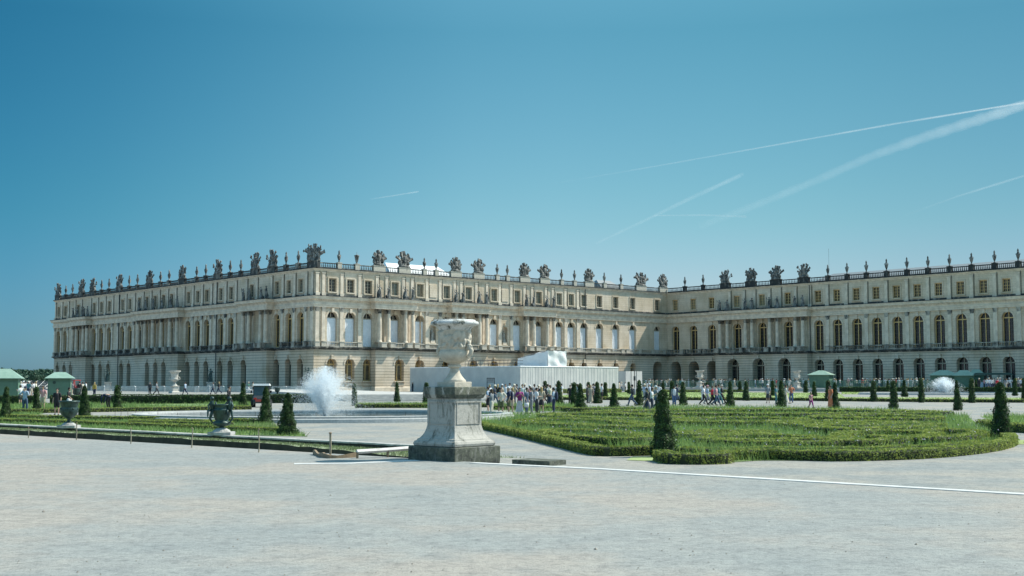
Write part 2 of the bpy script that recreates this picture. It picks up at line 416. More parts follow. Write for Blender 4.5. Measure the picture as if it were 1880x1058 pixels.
main_w = {}; 
for k, f in FS.items():
    g, m_, a_ = MB(), MB(), MB()
    segs = []; cur = 0
    for a, b in J[k]: segs += [(cur, a, 0), (a, b, PJ)]; cur = b
    segs.append((cur, LL[k], 0))
    for a, b, n in segs:                                   # ground floor follows the projections
        ops = []
        for r in TR[k]:
            if a < r < b:
                w, zb, zt = GW[k]; o = dict(c=r, w=w, zb=zb, zt=zt, dep=1.0)
                if k == 1 and n > 0 and (a + b) / 2 > L1 * .25 and (a + b) / 2 < L1 * .7 and (r - a < 3 or b - r < 3): continue
                if k == 3 and n > 0: o.update(w=3.1, zb=.6, zt=6.8, dep=1.6)
                if (k == 3 and r < J[3][0][0]) or (k == 2 and r > TR[2][-1] - .5): o.update(w=3.0, zb=.3, zt=6.5, dep=5.0, passage=True)
                if k == 2 and r > J[2][2][1] and r < TR[2][-1] - 1: o.update(w=1.7)
                ops.append(o)
        wall(g, f, a, b, n, -1.0, 7.7, ops)
        for o in ops:
            if o.get('passage'):
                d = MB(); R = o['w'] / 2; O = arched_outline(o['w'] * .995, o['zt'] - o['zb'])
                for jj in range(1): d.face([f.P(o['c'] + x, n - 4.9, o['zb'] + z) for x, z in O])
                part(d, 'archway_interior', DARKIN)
            elif k == 3 and n > 0: put_win(T_BIG, 'glazed_door', f, o['c'], n, .6, 1.6)
            else:
                put_win(T_GR[k], 'ground_floor_window', f, o['c'], n, o['zb'], 1.0)
                if k == 2: 
                    g.box(f.P(o['c'], n + .12, o['zb'] - .1), (2.5, .4, .2), f.M); g.box(f.P(o['c'], n + .04, o['zb'] - .62), (2.0, .2, .7), f.M)
    for (a, b) in J[k]:                                    # returns of the projections
        for r, s in ((a, -1), (b, 1)):
            pts = [(r, 0, -1), (r, PJ, -1), (r, PJ, 7.7), (r, 0, 7.7)]
            g.face([f.P(*p) for p in pts], [(p[1], p[2]) for p in pts])
    ops = [dict(c=r, w=TWW, zb=TZB, zt=TZT, dep=.75) for r in TR[k]]
    if k == 2: ops += [dict(c=r, w=1.5, zb=9.3, zt=13.0, dep=.8, niche=1) for r in NR]
    wall(m_, f, 0, LL[k], 0, 7.7, 15.3, ops)
    for o in ops:
        if o.get('niche'):
            d = MB(); d.face([f.P(o['c'] + x, -.78, 9.3 + z) for x, z in arched_outline(1.5, 3.7)]); part(d, 'niche', W_TRIM); continue
        w_ = put_win(T_TALL[k], 'tall_window', f, o['c'], 0, TZB, .75)
        if k == 2:
            bl = MB(); H = TZT - TZB - TWW / 2 - .1; rows = []
            for j in range(7):
                rows.append([(-TWW / 2 + .05 + (TWW - .1) * i / 10, -.17 + .035 * math.sin(i * 2.3 + j * 1.7 + o['c']) * (1 if i % 10 else 0), .1 + (H - .1) * j / 6) for i in range(11)])
            bl.grid(rows); bl.build('blind', BLIND, w_)
        else:
            pass
    wall(a_, f, 0, LL[k], 0, 15.2, 22.0, [dict(c=r, w=1.5, zb=18.0, zt=20.4, arch=False, dep=.45) for r in TR[k]])
    for r in TR[k]:
        T_ = T_AT[k]
        if (k == 2 and 3 <= TR[2].index(r) < 13) or (k == 3 and TR[3].index(r) in (0, 1, 3, 4)): T_ = (T_[0], ME_PGREY)
        put_win(T_, 'attic_window', f, r, 0, 18.0, .45)
        a_.box(f.P(r, .1, 17.9), (2.1, .26, .2), f.M)
        for dx in (-.92, .92): a_.box(f.P(r + dx, .04, 19.2), (.22, .14, 2.7), f.M)
        a_.box(f.P(r, .05, 20.62), (2.06, .16, .24), f.M)
    if k == 2:
        for r in NR:
            a_.box(f.P(r, .02, 19.2), (1.7, .12, 2.4), f.M)
    part(g, 'ground_floor_wall', W_GROUND); part(m_, 'main_floor_wall', W_MAIN); part(a_, 'attic_wall', W_MAIN)

# string course, balcony slab, entablature, attic cornice ----------
t = MB(); sweep(t, JP, [(-2.2, 7.55), (.05, 7.55), (.12, 7.7), (.3, 7.78), (.5, 7.9), (.5, 8.08), (-2.2, 8.08)]); part(t, 'balcony_cornice', SOOT_H)
t = MB(); sweep(t, JP, [(-.8, 15.2), (.32, 15.2), (.34, 15.55), (.4, 15.57), (.42, 15.85), (.3, 15.9), (.3, 16.35), (.4, 16.4), (.55, 16.5), (.78, 16.62), (.80, 16.85), (.9, 17.0), (.92, 17.1), (-2.4, 17.12)]); part(t, 'entablature', W_TRIM)
t = MB(); sweep(t, JP, [(.2, 17.1), (.95, 17.12), (.95, 17.2), (-2.2, 17.22)]); part(t, 'entablature_capping', SOOT_X)
t = MB(); sweep(t, SP, [(.0, 17.2), (.16, 17.2), (.16, 17.5), (0, 17.56)]); part(t, 'attic_plinth', SOOT_H)
t = MB(); sweep(t, SP, [(-.6, 21.6), (.05, 21.6), (.12, 21.8), (.35, 21.95), (.42, 22.15), (-.9, 22.2)]); part(t, 'attic_cornice', W_TRIM)
t = MB(); sweep(t, SP, [(.3, 22.08), (.46, 22.1), (.46, 22.26), (-.9, 22.28)]); part(t, 'attic_cornice_capping', SOOT_X)
t = MB(); sweep(t, JP, [(0, -1), (.16, -1), (.16, .75), (0, .85)]); part(t, 'base_course', W_TRIM)
# dentils under the main cornice
for k, f in FS.items():
    t = MB(); r = .3
    while r < LL[k]:
        n = PJ if injog(k, r, .3) else 0
        t.box(f.P(r, n + .47, 16.42), (.22, .26, .16), f.M); r += .52
    part(t, 'dentil_course', W_TRIM, kind='stuff')

# pilasters, pedestals, columns ------------------------------------
def capital(mb, w, z, n0, rd=False):
    for i, (s, h) in enumerate(((.86, .28), (.98, .26), (1.12, .24))):
        zz = z + sum((.28, .26, .24)[:i])
        if rd: mb.lathe([(w * .5 * s, zz), (w * .58 * s, zz + h * .7), (w * .5 * s, zz + h)], n=12)
        else: mb.box((0, n0, zz + h / 2), (w * s, .3 + .06 * i, h), taper=1.1)
    mb.box((0, n0 if not rd else 0, z + .82), (w * 1.3, .42 if not rd else w * 1.3, .1))
mb = MB(); mb.box((0, -.08, 11.8), (.74, .3, 5.4)); mb.box((0, -.1, 9.12), (.86, .36, .2)); mb.cm = 1; capital(mb, .74, 14.36, -.08)
ME_PIL = mb.mesh('pilaster', [W_TRIM, SOOT_M])
def pedm(name, m, w=.95, d=.5):
    mb = MB(); mb.box((0, -d / 2 + .1, 8.55), (w, d, .94)); mb.box((0, -d / 2 + .08, 9.0), (w + .12, d + .1, .14)); mb.box((0, -d / 2 + .09, 8.17), (w + .1, d + .08, .16)); return mb.mesh(name, m)
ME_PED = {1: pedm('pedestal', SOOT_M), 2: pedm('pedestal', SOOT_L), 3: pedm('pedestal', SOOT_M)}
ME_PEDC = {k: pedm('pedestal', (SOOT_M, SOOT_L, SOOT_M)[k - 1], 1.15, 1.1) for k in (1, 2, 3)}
mb = MB(); mb.lathe([(.52, 9.05), (.52, 9.15), (.48, 9.2), (.50, 9.3), (.42, 9.36), (.405, 9.5), (.41, 11), (.385, 13), (.35, 14.4)], n=16, caps=False); mb.cm = 1; capital(mb, .72, 14.38, 0, True)
ME_COL = mb.mesh('column', [W_TRIM, SOOT_M], True)
mb = MB(); mb.box((0, -.05, 19.4), (.62, .18, 3.7)); mb.box((0, -.1, 17.5), (.85, .36, .6)); mb.box((0, -.08, 21.35), (.8, .26, .2)); ME_AP = mb.mesh('attic_pilaster', W_TRIM)
mb = MB(); mb.tube([(0, 0, 17.3), (0, 0, 21.7)], .055, 5, cap=False); ME_DP = mb.mesh('attic_downpipe', plain('dark_lead_pipe', (.07, .08, .08)))
def fput(me, name, f, r, n, z=0): return link(name, me, PAL, f.P(r, n, z) - C1, f.rz)
STAT = []
PEDR = {1: [], 2: [], 3: []}
for k, f in FS.items():
    A = sorted(TR[k] + (NR if k == 2 else []))
    pr = []
    for a, b in zip(A, A[1:]):
        m = (a + b) / 2
        if b - a > 5.2: pr += [a + 1.95, b - 1.95]
        else: pr.append(m)
    pr = [A[0] - 1.95] + pr + [A[-1] + 1.95]
    if k == 1: pr += [L1 - .55]
    if k == 2: pr = [.55] + pr
    for r in pr:
        if r < .3 or r > LL[k] - .3: continue
        plainz = (k == 2 and r > TR[2][12] + 1.9) or (k == 3 and r < J[3][0][0])
        if not injog(k, r, .2):
            if not plainz: fput(ME_PIL, 'pilaster', f, r, 0); 
            fput(ME_PED[k], 'pedestal', f, r, 0); PEDR[k].append((r, 0))
        if not plainz: fput(ME_AP, 'attic_pilaster', f, r, 0); fput(ME_DP, 'attic_downpipe', f, r + .52, .1)
    for r in CR[k]:
        fput(ME_COL, 'column', f, r, 1.05); fput(ME_PEDC[k], 'pedestal', f, r, PJ); PEDR[k].append((r, PJ))
        fput(ME_PIL, 'pilaster', f, r, 0)
        STAT.append((k, f, r))
# quoins and corner pilasters in the nearest corner
def balus(mb, f, a, b, n, z0, z1, step=.34):
    L = b - a
    mb.box(f.P((a + b) / 2, n, z0 + .09), (L, .3, .18), f.M); mb.box(f.P((a + b) / 2, n, z1 - .08), (L, .34, .16), f.M)
    c = max(1, int(L / step))
    for i in range(c):
        r = a + L * (i + .5) / c; h = (z1 - z0 - .34)
        b0 = len(mb.v)
        mb.lathe([(.055, 0), (.105, h * .3), (.05, h * .75), (.075, h)], tuple(f.P(r, n, z0 + .18)), n=5, caps=False)
for k, f in FS.items():
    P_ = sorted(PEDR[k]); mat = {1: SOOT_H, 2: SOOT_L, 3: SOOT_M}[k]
    for (a, n1), (b, n2) in zip(P_, P_[1:]):
        if n1 != n2 or b - a < 1.5: continue
        n = n1 + .18
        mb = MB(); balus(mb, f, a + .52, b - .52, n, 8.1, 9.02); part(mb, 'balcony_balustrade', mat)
# roof balustrade with pedestals under the trophies and vases
TOPS = {1: [(106.8, 't'), (121, 'v'), (133.4, 'v'), (150.2, 't'), (170.6, 't'), (186.7, 'v'), (200.3, 'v'), (219.6, 't'), (237.5, 'v'), (252.5, 'v'), (274.6, 't'), (294.8, 'v'), (310.6, 'v'), (335, 't'), (361.3, 'v'), (378, 'v'), (400.4, 't'), (422.8, 'v'), (442.4, 'v'), (469, 't'), (500.2, 't'), (525.4, 'v'), (547.8, 'v'), (576, 'T')],
        2: [(622.5, 'v'), (655, 'b'), (695.5, 't'), (742, 't'), (779, 'v'), (800.7, 'v'), (836.4, 't'), (878.4, 't'), (912.7, 'v'), (931.4, 'v'), (962.8, 't'), (999.4, 't'), (1030.9, 'v'), (1054.7, 'v'), (1081, 't'), (1109.4, 'v'), (1140, 'v'), (1176, 'T'), (1217, 't')],
        3: [(1257.4, 'v'), (1290.9, 'v'), (1331.7, 't'), (1378.5, 't'), (1424.5, 't'), (1475.5, 't'), (1519.8, 'v'), (1555, 'v'), (1590.5, 'v'), (1627.5, 'v'), (1665, 'v'), (1703.6, 'v'), (1743.2, 'v'), (1783.6, 'v'), (1825.8, 'v'), (1869.2, 'v'), (1914, 'v')]}
RT = {}
BN = -.15
for k, f in FS.items():
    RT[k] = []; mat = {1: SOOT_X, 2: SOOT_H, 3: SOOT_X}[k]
    for px, ty in TOPS[k]: RT[k].append((f.at(px, BN, 24), ty))
    cur = 0.3
    for r, ty in RT[k]:
        w = {'v': .85, 'b': .95, 't': 2.7, 'T': 3.3}[ty]
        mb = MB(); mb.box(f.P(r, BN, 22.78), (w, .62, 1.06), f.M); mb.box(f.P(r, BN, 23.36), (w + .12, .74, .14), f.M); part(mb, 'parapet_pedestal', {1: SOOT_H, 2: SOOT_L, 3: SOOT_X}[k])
        if r - w / 2 - cur > .4:
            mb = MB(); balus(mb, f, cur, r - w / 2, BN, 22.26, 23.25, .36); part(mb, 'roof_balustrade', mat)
        cur = r + w / 2
    if LL[k] - cur > .4:
        mb = MB(); balus(mb, f, cur, LL[k], BN, 22.26, 23.25, .36); part(mb, 'roof_balustrade', mat)
# roofs, behind the balustrade
mb = MB()
mb.ngon([F1.P(0, -.6, 22.2), F1.P(L1, -.6, 22.2) + Vector((0, 0, 0)), F1.P(L1, -24, 22.2), F1.P(0, -24, 22.2)])
mb.ngon([F2.P(0, -.6, 22.205), F2.P(L2 + 20, -.6, 22.205), F2.P(L2 + 20, -24, 22.205), F2.P(0, -24, 22.205)])
mb.ngon([F3.P(-20, -.6, 22.21), F3.P(L3, -.6, 22.21), F3.P(L3, -24, 22.21), F3.P(-20, -24, 22.21)])
part(mb, 'flat_roof', LEAD)
def gable(f, r0, r1, n0, n1, z0, zr, m, name):
    mb = MB(); nm = (n0 + n1) / 2
    A = lambda r, n, z: f.P(r, n, z)
    mb.ngon([A(r0, n0, z0), A(r1, n0, z0), A(r1 - 2, nm, zr), A(r0 + 2, nm, zr)]); mb.ngon([A(r1, n1, z0), A(r0, n1, z0), A(r0 + 2, nm, zr), A(r1 - 2, nm, zr)])
    mb.ngon([A(r0, n1, z0), A(r0, n0, z0), A(r0 + 2, nm, zr)]); mb.ngon([A(r1, n0, z0), A(r1, n1, z0), A(r1 - 2, nm, zr)])
    part(mb, name, m)
gable(F2, F2.at(703, -10, 25), F2.at(828, -10, 25), -7, -17, 22.3, 25.5, WHITE_ROOF, 'white_sheeted_roof')
gable(F3, F3.at(1500, -10, 25), L3 + 8, -6, -20, 22.3, 25.0, LEAD, 'lead_roof')
gable(F2, F2.at(1078, -10, 25), F2.at(1125, -10, 25), -5, -13, 22.3, 25.0, LEAD, 'lead_roof')
for f, px in ((F1, 217.4), (F1, 397), (F3, 1487.5), (F2, 1075)):
    mb = MB(); r = f.at(px, .2); mb.tube([f.P(r, .22, 0), f.P(r, .22, 21.6)], .09, 6); part(mb, 'drainpipe', plain('dark_lead_pipe', (.07, .08, .08)))
# back and end walls, so that the block is solid
mb = MB()
for a, b in ((F1.P(0, -24, 0), F1.P(L1, -24, 0)), (F1.P(L1 - .5, -24, 0), F2.P(L2 + 20, -24, 0)), (F3.P(L3, 0, 0), F3.P(L3, -24, 0))):
    mb.ngon([a - Vector((0, 0, 1)), b - Vector((0, 0, 1)), b + Vector((0, 0, 22.2)), a + Vector((0, 0, 22.2))])
part(mb, 'rear_wall', W_MAIN)
mb = MB(); r = F3.at(1517, -8, 25); mb.tube([F3.P(r, -9, 23), F3.P(r, -9, 30)], .022, 5); part(mb, 'roof_antenna', plain('dark_lead_pipe', (0.07, .08, .08)))

# ------------------------------------------------------------------ roof ornaments
def vase_mesh(seed):
    mb = MB(); f = [(.2, 0), (.22, .08), (.16, .12), (.1, .3), (.13, .38), (.27, .75), (.33, 1.05), (.34, 1.2), (.2, 1.42), (.13, 1.5), (.17, 1.56), (.2, 1.62), (.12, 1.75), (.15, 1.85), (.17, 1.98), (.1, 2.18), (.02, 2.32)]
    mb.lathe(f, n=12)
    for s in (-1, 1): mb.tube([(s * .3, 0, 1.15), (s * .42, 0, 1.25), (s * .36, 0, 1.42), (s * .16, 0, 1.45)], .05, 5)
    return mb.mesh('roof_vase', STATUE, True)
def bucket_mesh():
    mb = MB(); mb.lathe([(.2, 0), (.22, .1), (.14, .2), (.22, .4), (.34, .9), (.44, 1.45), (.5, 1.5), (.46, 1.6), (.3, 1.62), (.04, 1.75), (.03, 2.2)], n=12); return mb.mesh('roof_urn', STATUE, True)
def trophy_mesh(seed, W=1.0):
    R = random.Random(seed); mb = MB()
    mb.box((0, 0, .2), (2.3 * W, .8, .4), taper=.88)
    mb.lathe([(.42, .3), (.48, .6), (.36, 1.0), (.5, 1.45), (.56, 1.8), (.42, 2.02), (.16, 2.12), (.15, 2.22)], n=12, sy=.75)   # cuirass
    mb.sphere((0, 0, 2.4), .29, 10, 7, (1, 1.1, 1.15)); mb.tube([(-.22, 0, 2.55), (-.02, 0, 2.86), (.26, 0, 2.84), (.42, 0, 2.5)], [.09, .16, .15, .06], 6)  # plumed helmet
    for i in range(26):                                                           # heaped armour, drapery and arms
        x = R.uniform(-1.05, 1.05) * W; h = 1.75 * (1 - (abs(x) / (1.25 * W)) ** 2) + .25
        z = R.uniform(.35, max(.5, h)); r = R.uniform(.2, .34)
        mb.sphere((x, R.uniform(-.28, .25), z), r, 7, 5, (1, .8, R.uniform(.8, 1.4)), .22)
    for s in (-1, 1):
        mb.tube([(s * .5, 0, 1.85), (s * .72, .05, 1.5), (s * .7, -.2, 1.1), (s * .45, -.35, 1.0)], [.2, .17, .13, .1], 7)
        mb.sphere((s * .85 * W, -.3, .8), .46, 12, 6, (1, .35, 1.1), .05)               # shields
        for i in range(5):                                                        # short banners, fasces and spears fanned out
            a = math.radians((28, 44, 58, 70, 80)[i] + R.uniform(-6, 6)); L = R.uniform(1.6, 2.25) * (1.0, 1, 1, 1.02, 1.0)[i]
            c = Vector((s * .15, R.uniform(-.2, .2), .7)); d = Vector((s * math.cos(a) * W, 0, math.sin(a)))
            e = c + d * L; mb.tube([c, e], .06, 5)
            if R.random() < .6:
                k = Vector((-d.z * s, 0, d.x * s)); rows = []
                for t in range(5):
                    q = c + d * L * (.4 + .15 * t); w = .17 + .1 * math.sin(t * 1.3 + seed) ** 2
                    rows.append([q - k * w, q + Vector((0, -.14, 0)), q + k * w * 1.2, q + Vector((0, .14, 0))])
                mb.grid(rows, cu=True)
            else: mb.lathe([(.08, -.25), (.2, -.1), (.17, .08), (.03, .26)], tuple(e), n=6)
    return mb.mesh('stone_trophy', STATUE, True)
ME_V = [vase_mesh(1)]; ME_B = bucket_mesh(); ME_T = [trophy_mesh(s) for s in (3, 8, 15, 22)]; ME_TW = trophy_mesh(31, 1.3)
FN = {1: 'shaded left front', 2: 'sunlit middle front', 3: 'right wing'}
cnt = {}
for k, f in FS.items():
    for i, (r, ty) in enumerate(RT[k]):
        c = cnt.get((k, ty in 'tT'), 0); cnt[(k, ty in 'tT')] = c + 1
        p = f.P(r, BN, 23.43)
        if ty == 'v':
            o = link('roof_vase', ME_V[0], None, p, f.rz + rnd.uniform(-.2, .2)); tag(o, f'dark lidded stone vase on roof balustrade, {ordn(c)} from left along {FN[k]}', 'stone vase', 'stone vases on the roof balustrade')
            o.scale = (1, 1, rnd.uniform(.95, 1.05))
        elif ty == 'b':
            o = link('roof_urn', ME_B, None, p, f.rz); tag(o, 'flaring bucket-shaped stone urn with a thin spike on the sunlit middle front roofline', 'stone urn')
        else:
            me = ME_TW if ty == 'T' else ME_T[(i * 3 + k) % 4]
            o = link('stone_trophy', me, None, p, f.rz + (PI if rnd.random() < .4 else 0)); s = rnd.uniform(.94, 1.08); o.scale = (s * .93, 1, s * 1.02)
            if k == 1 and ty == 'T': o.rotation_euler.z = f.rz + .7; o.scale = (.78, .85, 1.08); lab = 'tallest stone trophy of arms, on corner where sunlit and shaded fronts meet'
            elif k == 2 and ty == 'T': lab = 'wide stone trophy just left of the inner corner of the palace'
            elif k == 2 and r > L2 - 5: lab = 'stone trophy in the inner corner between middle front and right wing'
            else: lab = f'dark stone trophy of armour, {ordn(c)} trophy from left along {FN[k]} roof'
            tag(o, lab, 'stone trophy', 'stone trophies of arms on the roof balustrade')
# ------------------------------------------------------------------ ground
def gravel(name, cols, sc1, pale, speck=.5):
    m, nt, b = nodes(name); co = coords(nt)
    base = ramp(nt, noise(nt, co, sc1, 5, .6), [(.36, cols[0]), (.47, cols[1]), (.56, cols[2])])
    g = noise(nt, co, 9, 5, .75); g2 = noise(nt, co, 38, 3, .8)
    c = mix(nt, base, ramp(nt, g, [(.30, (.66, .67, .68)), (.5, (1, 1, 1)), (.68, (1.14, 1.14, 1.12))]), 1, 'MULTIPLY')
    c = mix(nt, c, ramp(nt, noise(nt, co, 2.4, 5, .7), [(.34, (.84, .84, .85)), (.52, (1, 1, 1)), (.66, (1.06, 1.06, 1.05))]), 1, 'MULTIPLY')
    c = mix(nt, c, ramp(nt, g2, [(.32, (.60, .60, .61)), (.46, (1, 1, 1)), (.7, (1.16, 1.16, 1.16))]), 1, 'MULTIPLY')
    v = nn(nt, 'ShaderNodeTexVoronoi'); v.inputs['Scale'].default_value = 7; nt.links.new(co, v.inputs['Vector'])
    sp = ramp(nt, v.outputs['Distance'], [(.04, speck), (.10, 0.0)])
    nt.links.new(c, b.inputs['Base Color'])
    b.inputs['Roughness'].default_value = .95; b.inputs['Specular IOR Level'].default_value = .2
    h = mix(nt, g, g2, .5); bump(nt, b, h, .55, .03)
    MATS[name] = m; return m
GR_T = gravel('terrace_gravel', [(.246, .262, .256), (.278, .284, .270), (.318, .296, .264)], .16, 1, .45)
GR_P = gravel('path_gravel', [(.235, .25, .243), (.27, .272, .255), (.31, .295, .262)], .3, 1, .3)
EA, EB = G(0, 797, 0), G(1880, 908, 0); ED = (EB - EA).normalized(); EN = Vector((-ED.y, ED.x, 0))     # terrace edge, EN points away
if EN.y < 0: EN = -EN
mb = MB(); ys = [-60, 20, 60, 70, 80, 90, 100, 110, 120, 130, 140, 150, 160, 200, 300, 600, 1500, 8000, 60000]
mb.grid([[Vector((x, y, gz(0, y))) for x in (-60000, -3000, -300, -100, 0, 100, 300, 3000, 60000)] for y in ys])
mb.build('ground', GR_P, kind='structure')
mb = MB(); a, b = EA - ED * 160, EB + ED * 90
mb.face([a, a - EN * 200, b - EN * 200, b]); mb.face([a, b, b - Vector((0, 0, .7)), a - Vector((0, 0, .7))])
mb.build('terrace', GR_T, kind='structure')
# pale stone kerb flush with the terrace edge
KERB = simple('pale_kerb_stone', (.62, .62, .60), (.46, .46, .44), 3, .8, 0, .5, .02, True, .3, .7)
def strip(pts, w, z, h, m, name, **k):
    mb = MB(); P = [Vector(p) for p in pts]
    rows = []
    for i, p in enumerate(P):
        d = (P[min(i + 1, len(P) - 1)] - P[max(i - 1, 0)]).normalized(); n = Vector((-d.y, d.x, 0)) * w / 2
        rows.append([Vector((q.x, q.y, zz)) for q, zz in ((p - n, z - h), (p - n, z), (p + n, z), (p + n, z - h))])
    mb.grid(rows); mb.ngon(rows[0]); mb.ngon(rows[-1][::-1]); return mb.build(name, m, **k)
k0 = G(868, 850.5, 0)
strip([k0, G(1100, 861.6, 0), G(1400, 879.5, 0), G(1640, 893.8, 0), G(1880, 908.2, 0), G(1880, 908.2, 0) + ED * 30], .25, .012, .5, KERB, 'kerb', kind='structure')
strip([G(540, 852, 0), G(640, 851, 0), G(700, 848.5, 0), G(765, 846, 0)], .32, .008, .2, KERB, 'kerb', kind='structure')

# coping wall of the garden and turf strip in front of it
COP = sooty('coping_stone', .30, .5, (.46, .455, .43), (.15, .16, .15), 3)
COPF = sooty('coping_face', .5, .75, (.20, .21, .19), (.035, .04, .035), 4)
CA, CB = G(0, 778, 0), G(761, 816.5, 0); CD = (CB - CA).normalized(); CNn = Vector((-CD.y, CD.x, 0))
if CNn.y < 0: CNn = -CNn
root = empty('retaining_wall', CB, label='low stone retaining wall with pale coping along the left garden edge', cat='low wall')
mb = MB(); n = 90; A0 = CA - CD * 60; Ln = (CB - A0).length; rows = []
for i in range(n + 1):
    p = A0 + CD * Ln * i / n - CB; j = lambda s: rnd.uniform(-s, s)
    rows.append([p + Vector((0, 0, -.02 + j(.008))), p + CNn * .42 + Vector((0, 0, -.02)), p + CNn * .42 + Vector((0, 0, -.7))])
mb.grid(rows); mb.grid([[r[0] + Vector((0, 0, -.045)), r[0]] for r in rows]); mb.build('coping', COP, root)
mb = MB(); mb.grid([[r[0] + CNn * .03 + Vector((0, 0, -.7)), r[0] + CNn * .03 + Vector((0, 0, -.045))] for r in rows]); mb.build('wall_face', COPF, root)
TURF = simple('short_turf', (.18, .22, .12), (.28, .32, .20), 1.1, .95, 0, .8, .05)
SOIL = simple('turf_edge_soil', (.028, .03, .018), (.06, .06, .035), 3, .95)
mb = MB(); rows = []; TE = []
N = 150; T0, T1 = EA - ED * 45, G(742, 838.5, 0)
for i in range(N + 1):
    e = T0 + (T1 - T0) * i / N; c0 = CA - CD * 60
    t = (e - c0).dot(CD); c = c0 + CD * t
    f = max(0, min(1, (1 - (i / N)) * 12)); h = .14 * f + rnd.uniform(-.02, .02); e2 = e + EN * rnd.uniform(0, .06)
    TE.append((e2, h, c))
    rows.append([Vector((e2.x, e2.y, h)), Vector((e2.x, e2.y, h)) + EN * .3] + [Vector((e2.x, e2.y, 0)).lerp(Vector((c.x, c.y, 0)), q) + Vector((0, 0, h + (-.2 - h) * q)) for q in (.3, .6, 1)])
mb.cm = 0; mb.grid(rows); mb.cm = 1
mb.grid([[Vector((r[0].x, r[0].y, -.05)) - EN * .02, r[0]] for r in rows])
mb.build('turf_verge', [TURF, SOIL], kind='structure')
pts = []
for (e, h, c) in TE:
    for q in range(260):
        s = rnd.random() ** 1.5; p = Vector((e.x, e.y, h)).lerp(Vector((c.x, c.y, -.2)), s) + ED * rnd.uniform(-.25, .25); pts.append(p)
P = np.array([tuple(p) for p in pts]); Nn = len(P)
def blades(P, h0, h1, w, lean=.35):
    N = len(P); h = nr.uniform(h0, h1, N); a = nr.uniform(0, 2 * PI, N); l = nr.normal(0, lean, (N, 2)) * h[:, None]
    dx = np.stack([np.cos(a), np.sin(a), np.zeros(N)], 1) * (w * nr.uniform(.6, 1.3, N))[:, None]
    tip = P + np.stack([l[:, 0], l[:, 1], h], 1)
    return np.stack([P - dx, P + dx, tip], 1)
link('verge_grass', np_mesh('verge_grass', blades(P, .03, .09, .012), 3, DRYG), kind='stuff')

# ------------------------------------------------------------------ planting beds
LAWN = simple('bed_ground', (.09, .15, .045), (.20, .28, .10), 1.6, .95, 0, .8, .08)
LAWN2 = simple('mown_lawn', (.24, .30, .11), (.33, .40, .16), .25, .95, 0, .5, .05)
def area_pts(poly, dens, dd=True):
    """random points in a ground polygon, density falling with distance"""
    X = [p.x for p in poly]; Y = [p.y for p in poly]; out = []
    n = 0
    for i in range(len(poly)):
        j = (i + 1) % len(poly); n += X[i] * Y[j] - X[j] * Y[i]
    A = abs(n) / 2; bb = (max(X) - min(X)) * (max(Y) - min(Y)); N = int(bb * dens)
    qx = nr.uniform(min(X), max(X), N); qy = nr.uniform(min(Y), max(Y), N); ins = np.zeros(N, bool)
    j = len(poly) - 1
    for i in range(len(poly)):
        c = ((Y[i] > qy) != (Y[j] > qy)) & (qx < (X[j] - X[i]) * (qy - Y[i]) / (Y[j] - Y[i] + 1e-9) + X[i]); ins ^= c; j = i
    return qx[ins], qy[ins]
GZ = lambda y: -.55 + .55 * np.clip((y - 60) / 100.0, 0, 1)
def bed(px, m=LAWN, name='planting_bed', lift=.012):
    poly = [G(*p) for p in px]; mb = MB()
    # triangulated fan is unsafe for concave shapes: use one ngon
    me = bpy.data.meshes.new(name); bm = bmesh.new(); f = bm.faces.new([bm.verts.new((p.x, p.y, 0)) for p in poly])
    for yy in (60, 160): bmesh.ops.bisect_plane(bm, geom=bm.verts[:] + bm.edges[:] + bm.faces[:], plane_co=(0, yy, 0), plane_no=(0, 1, 0))
    for v in bm.verts: v.co.z = gz(0, v.co.y) + lift
    bmesh.ops.recalc_face_normals(bm, faces=bm.faces); bm.to_mesh(me); bm.free(); me.materials.append(m)
    link(name, me, kind='structure'); return poly
def smooth_path(P, step=.35, closed=False):
    P = [Vector(p) for p in P]; out = []; n = len(P)
    for i in range(n if closed else n - 1):
        p0, p1, p2, p3 = (P[(i - 1) % n], P[i], P[(i + 1) % n], P[(i + 2) % n]) if closed else (P[max(i - 1, 0)], P[i], P[i + 1], P[min(i + 2, n - 1)])
        k = max(2, int((p2 - p1).length / step))
        for j in range(k):
            t = j / k; out.append(.5 * ((2 * p1) + (p2 - p0) * t + (2 * p0 - 5 * p1 + 4 * p2 - p3) * t * t + (3 * p1 - p0 - 3 * p2 + p3) * t ** 3))
    if not closed: out.append(P[-1])
    return out
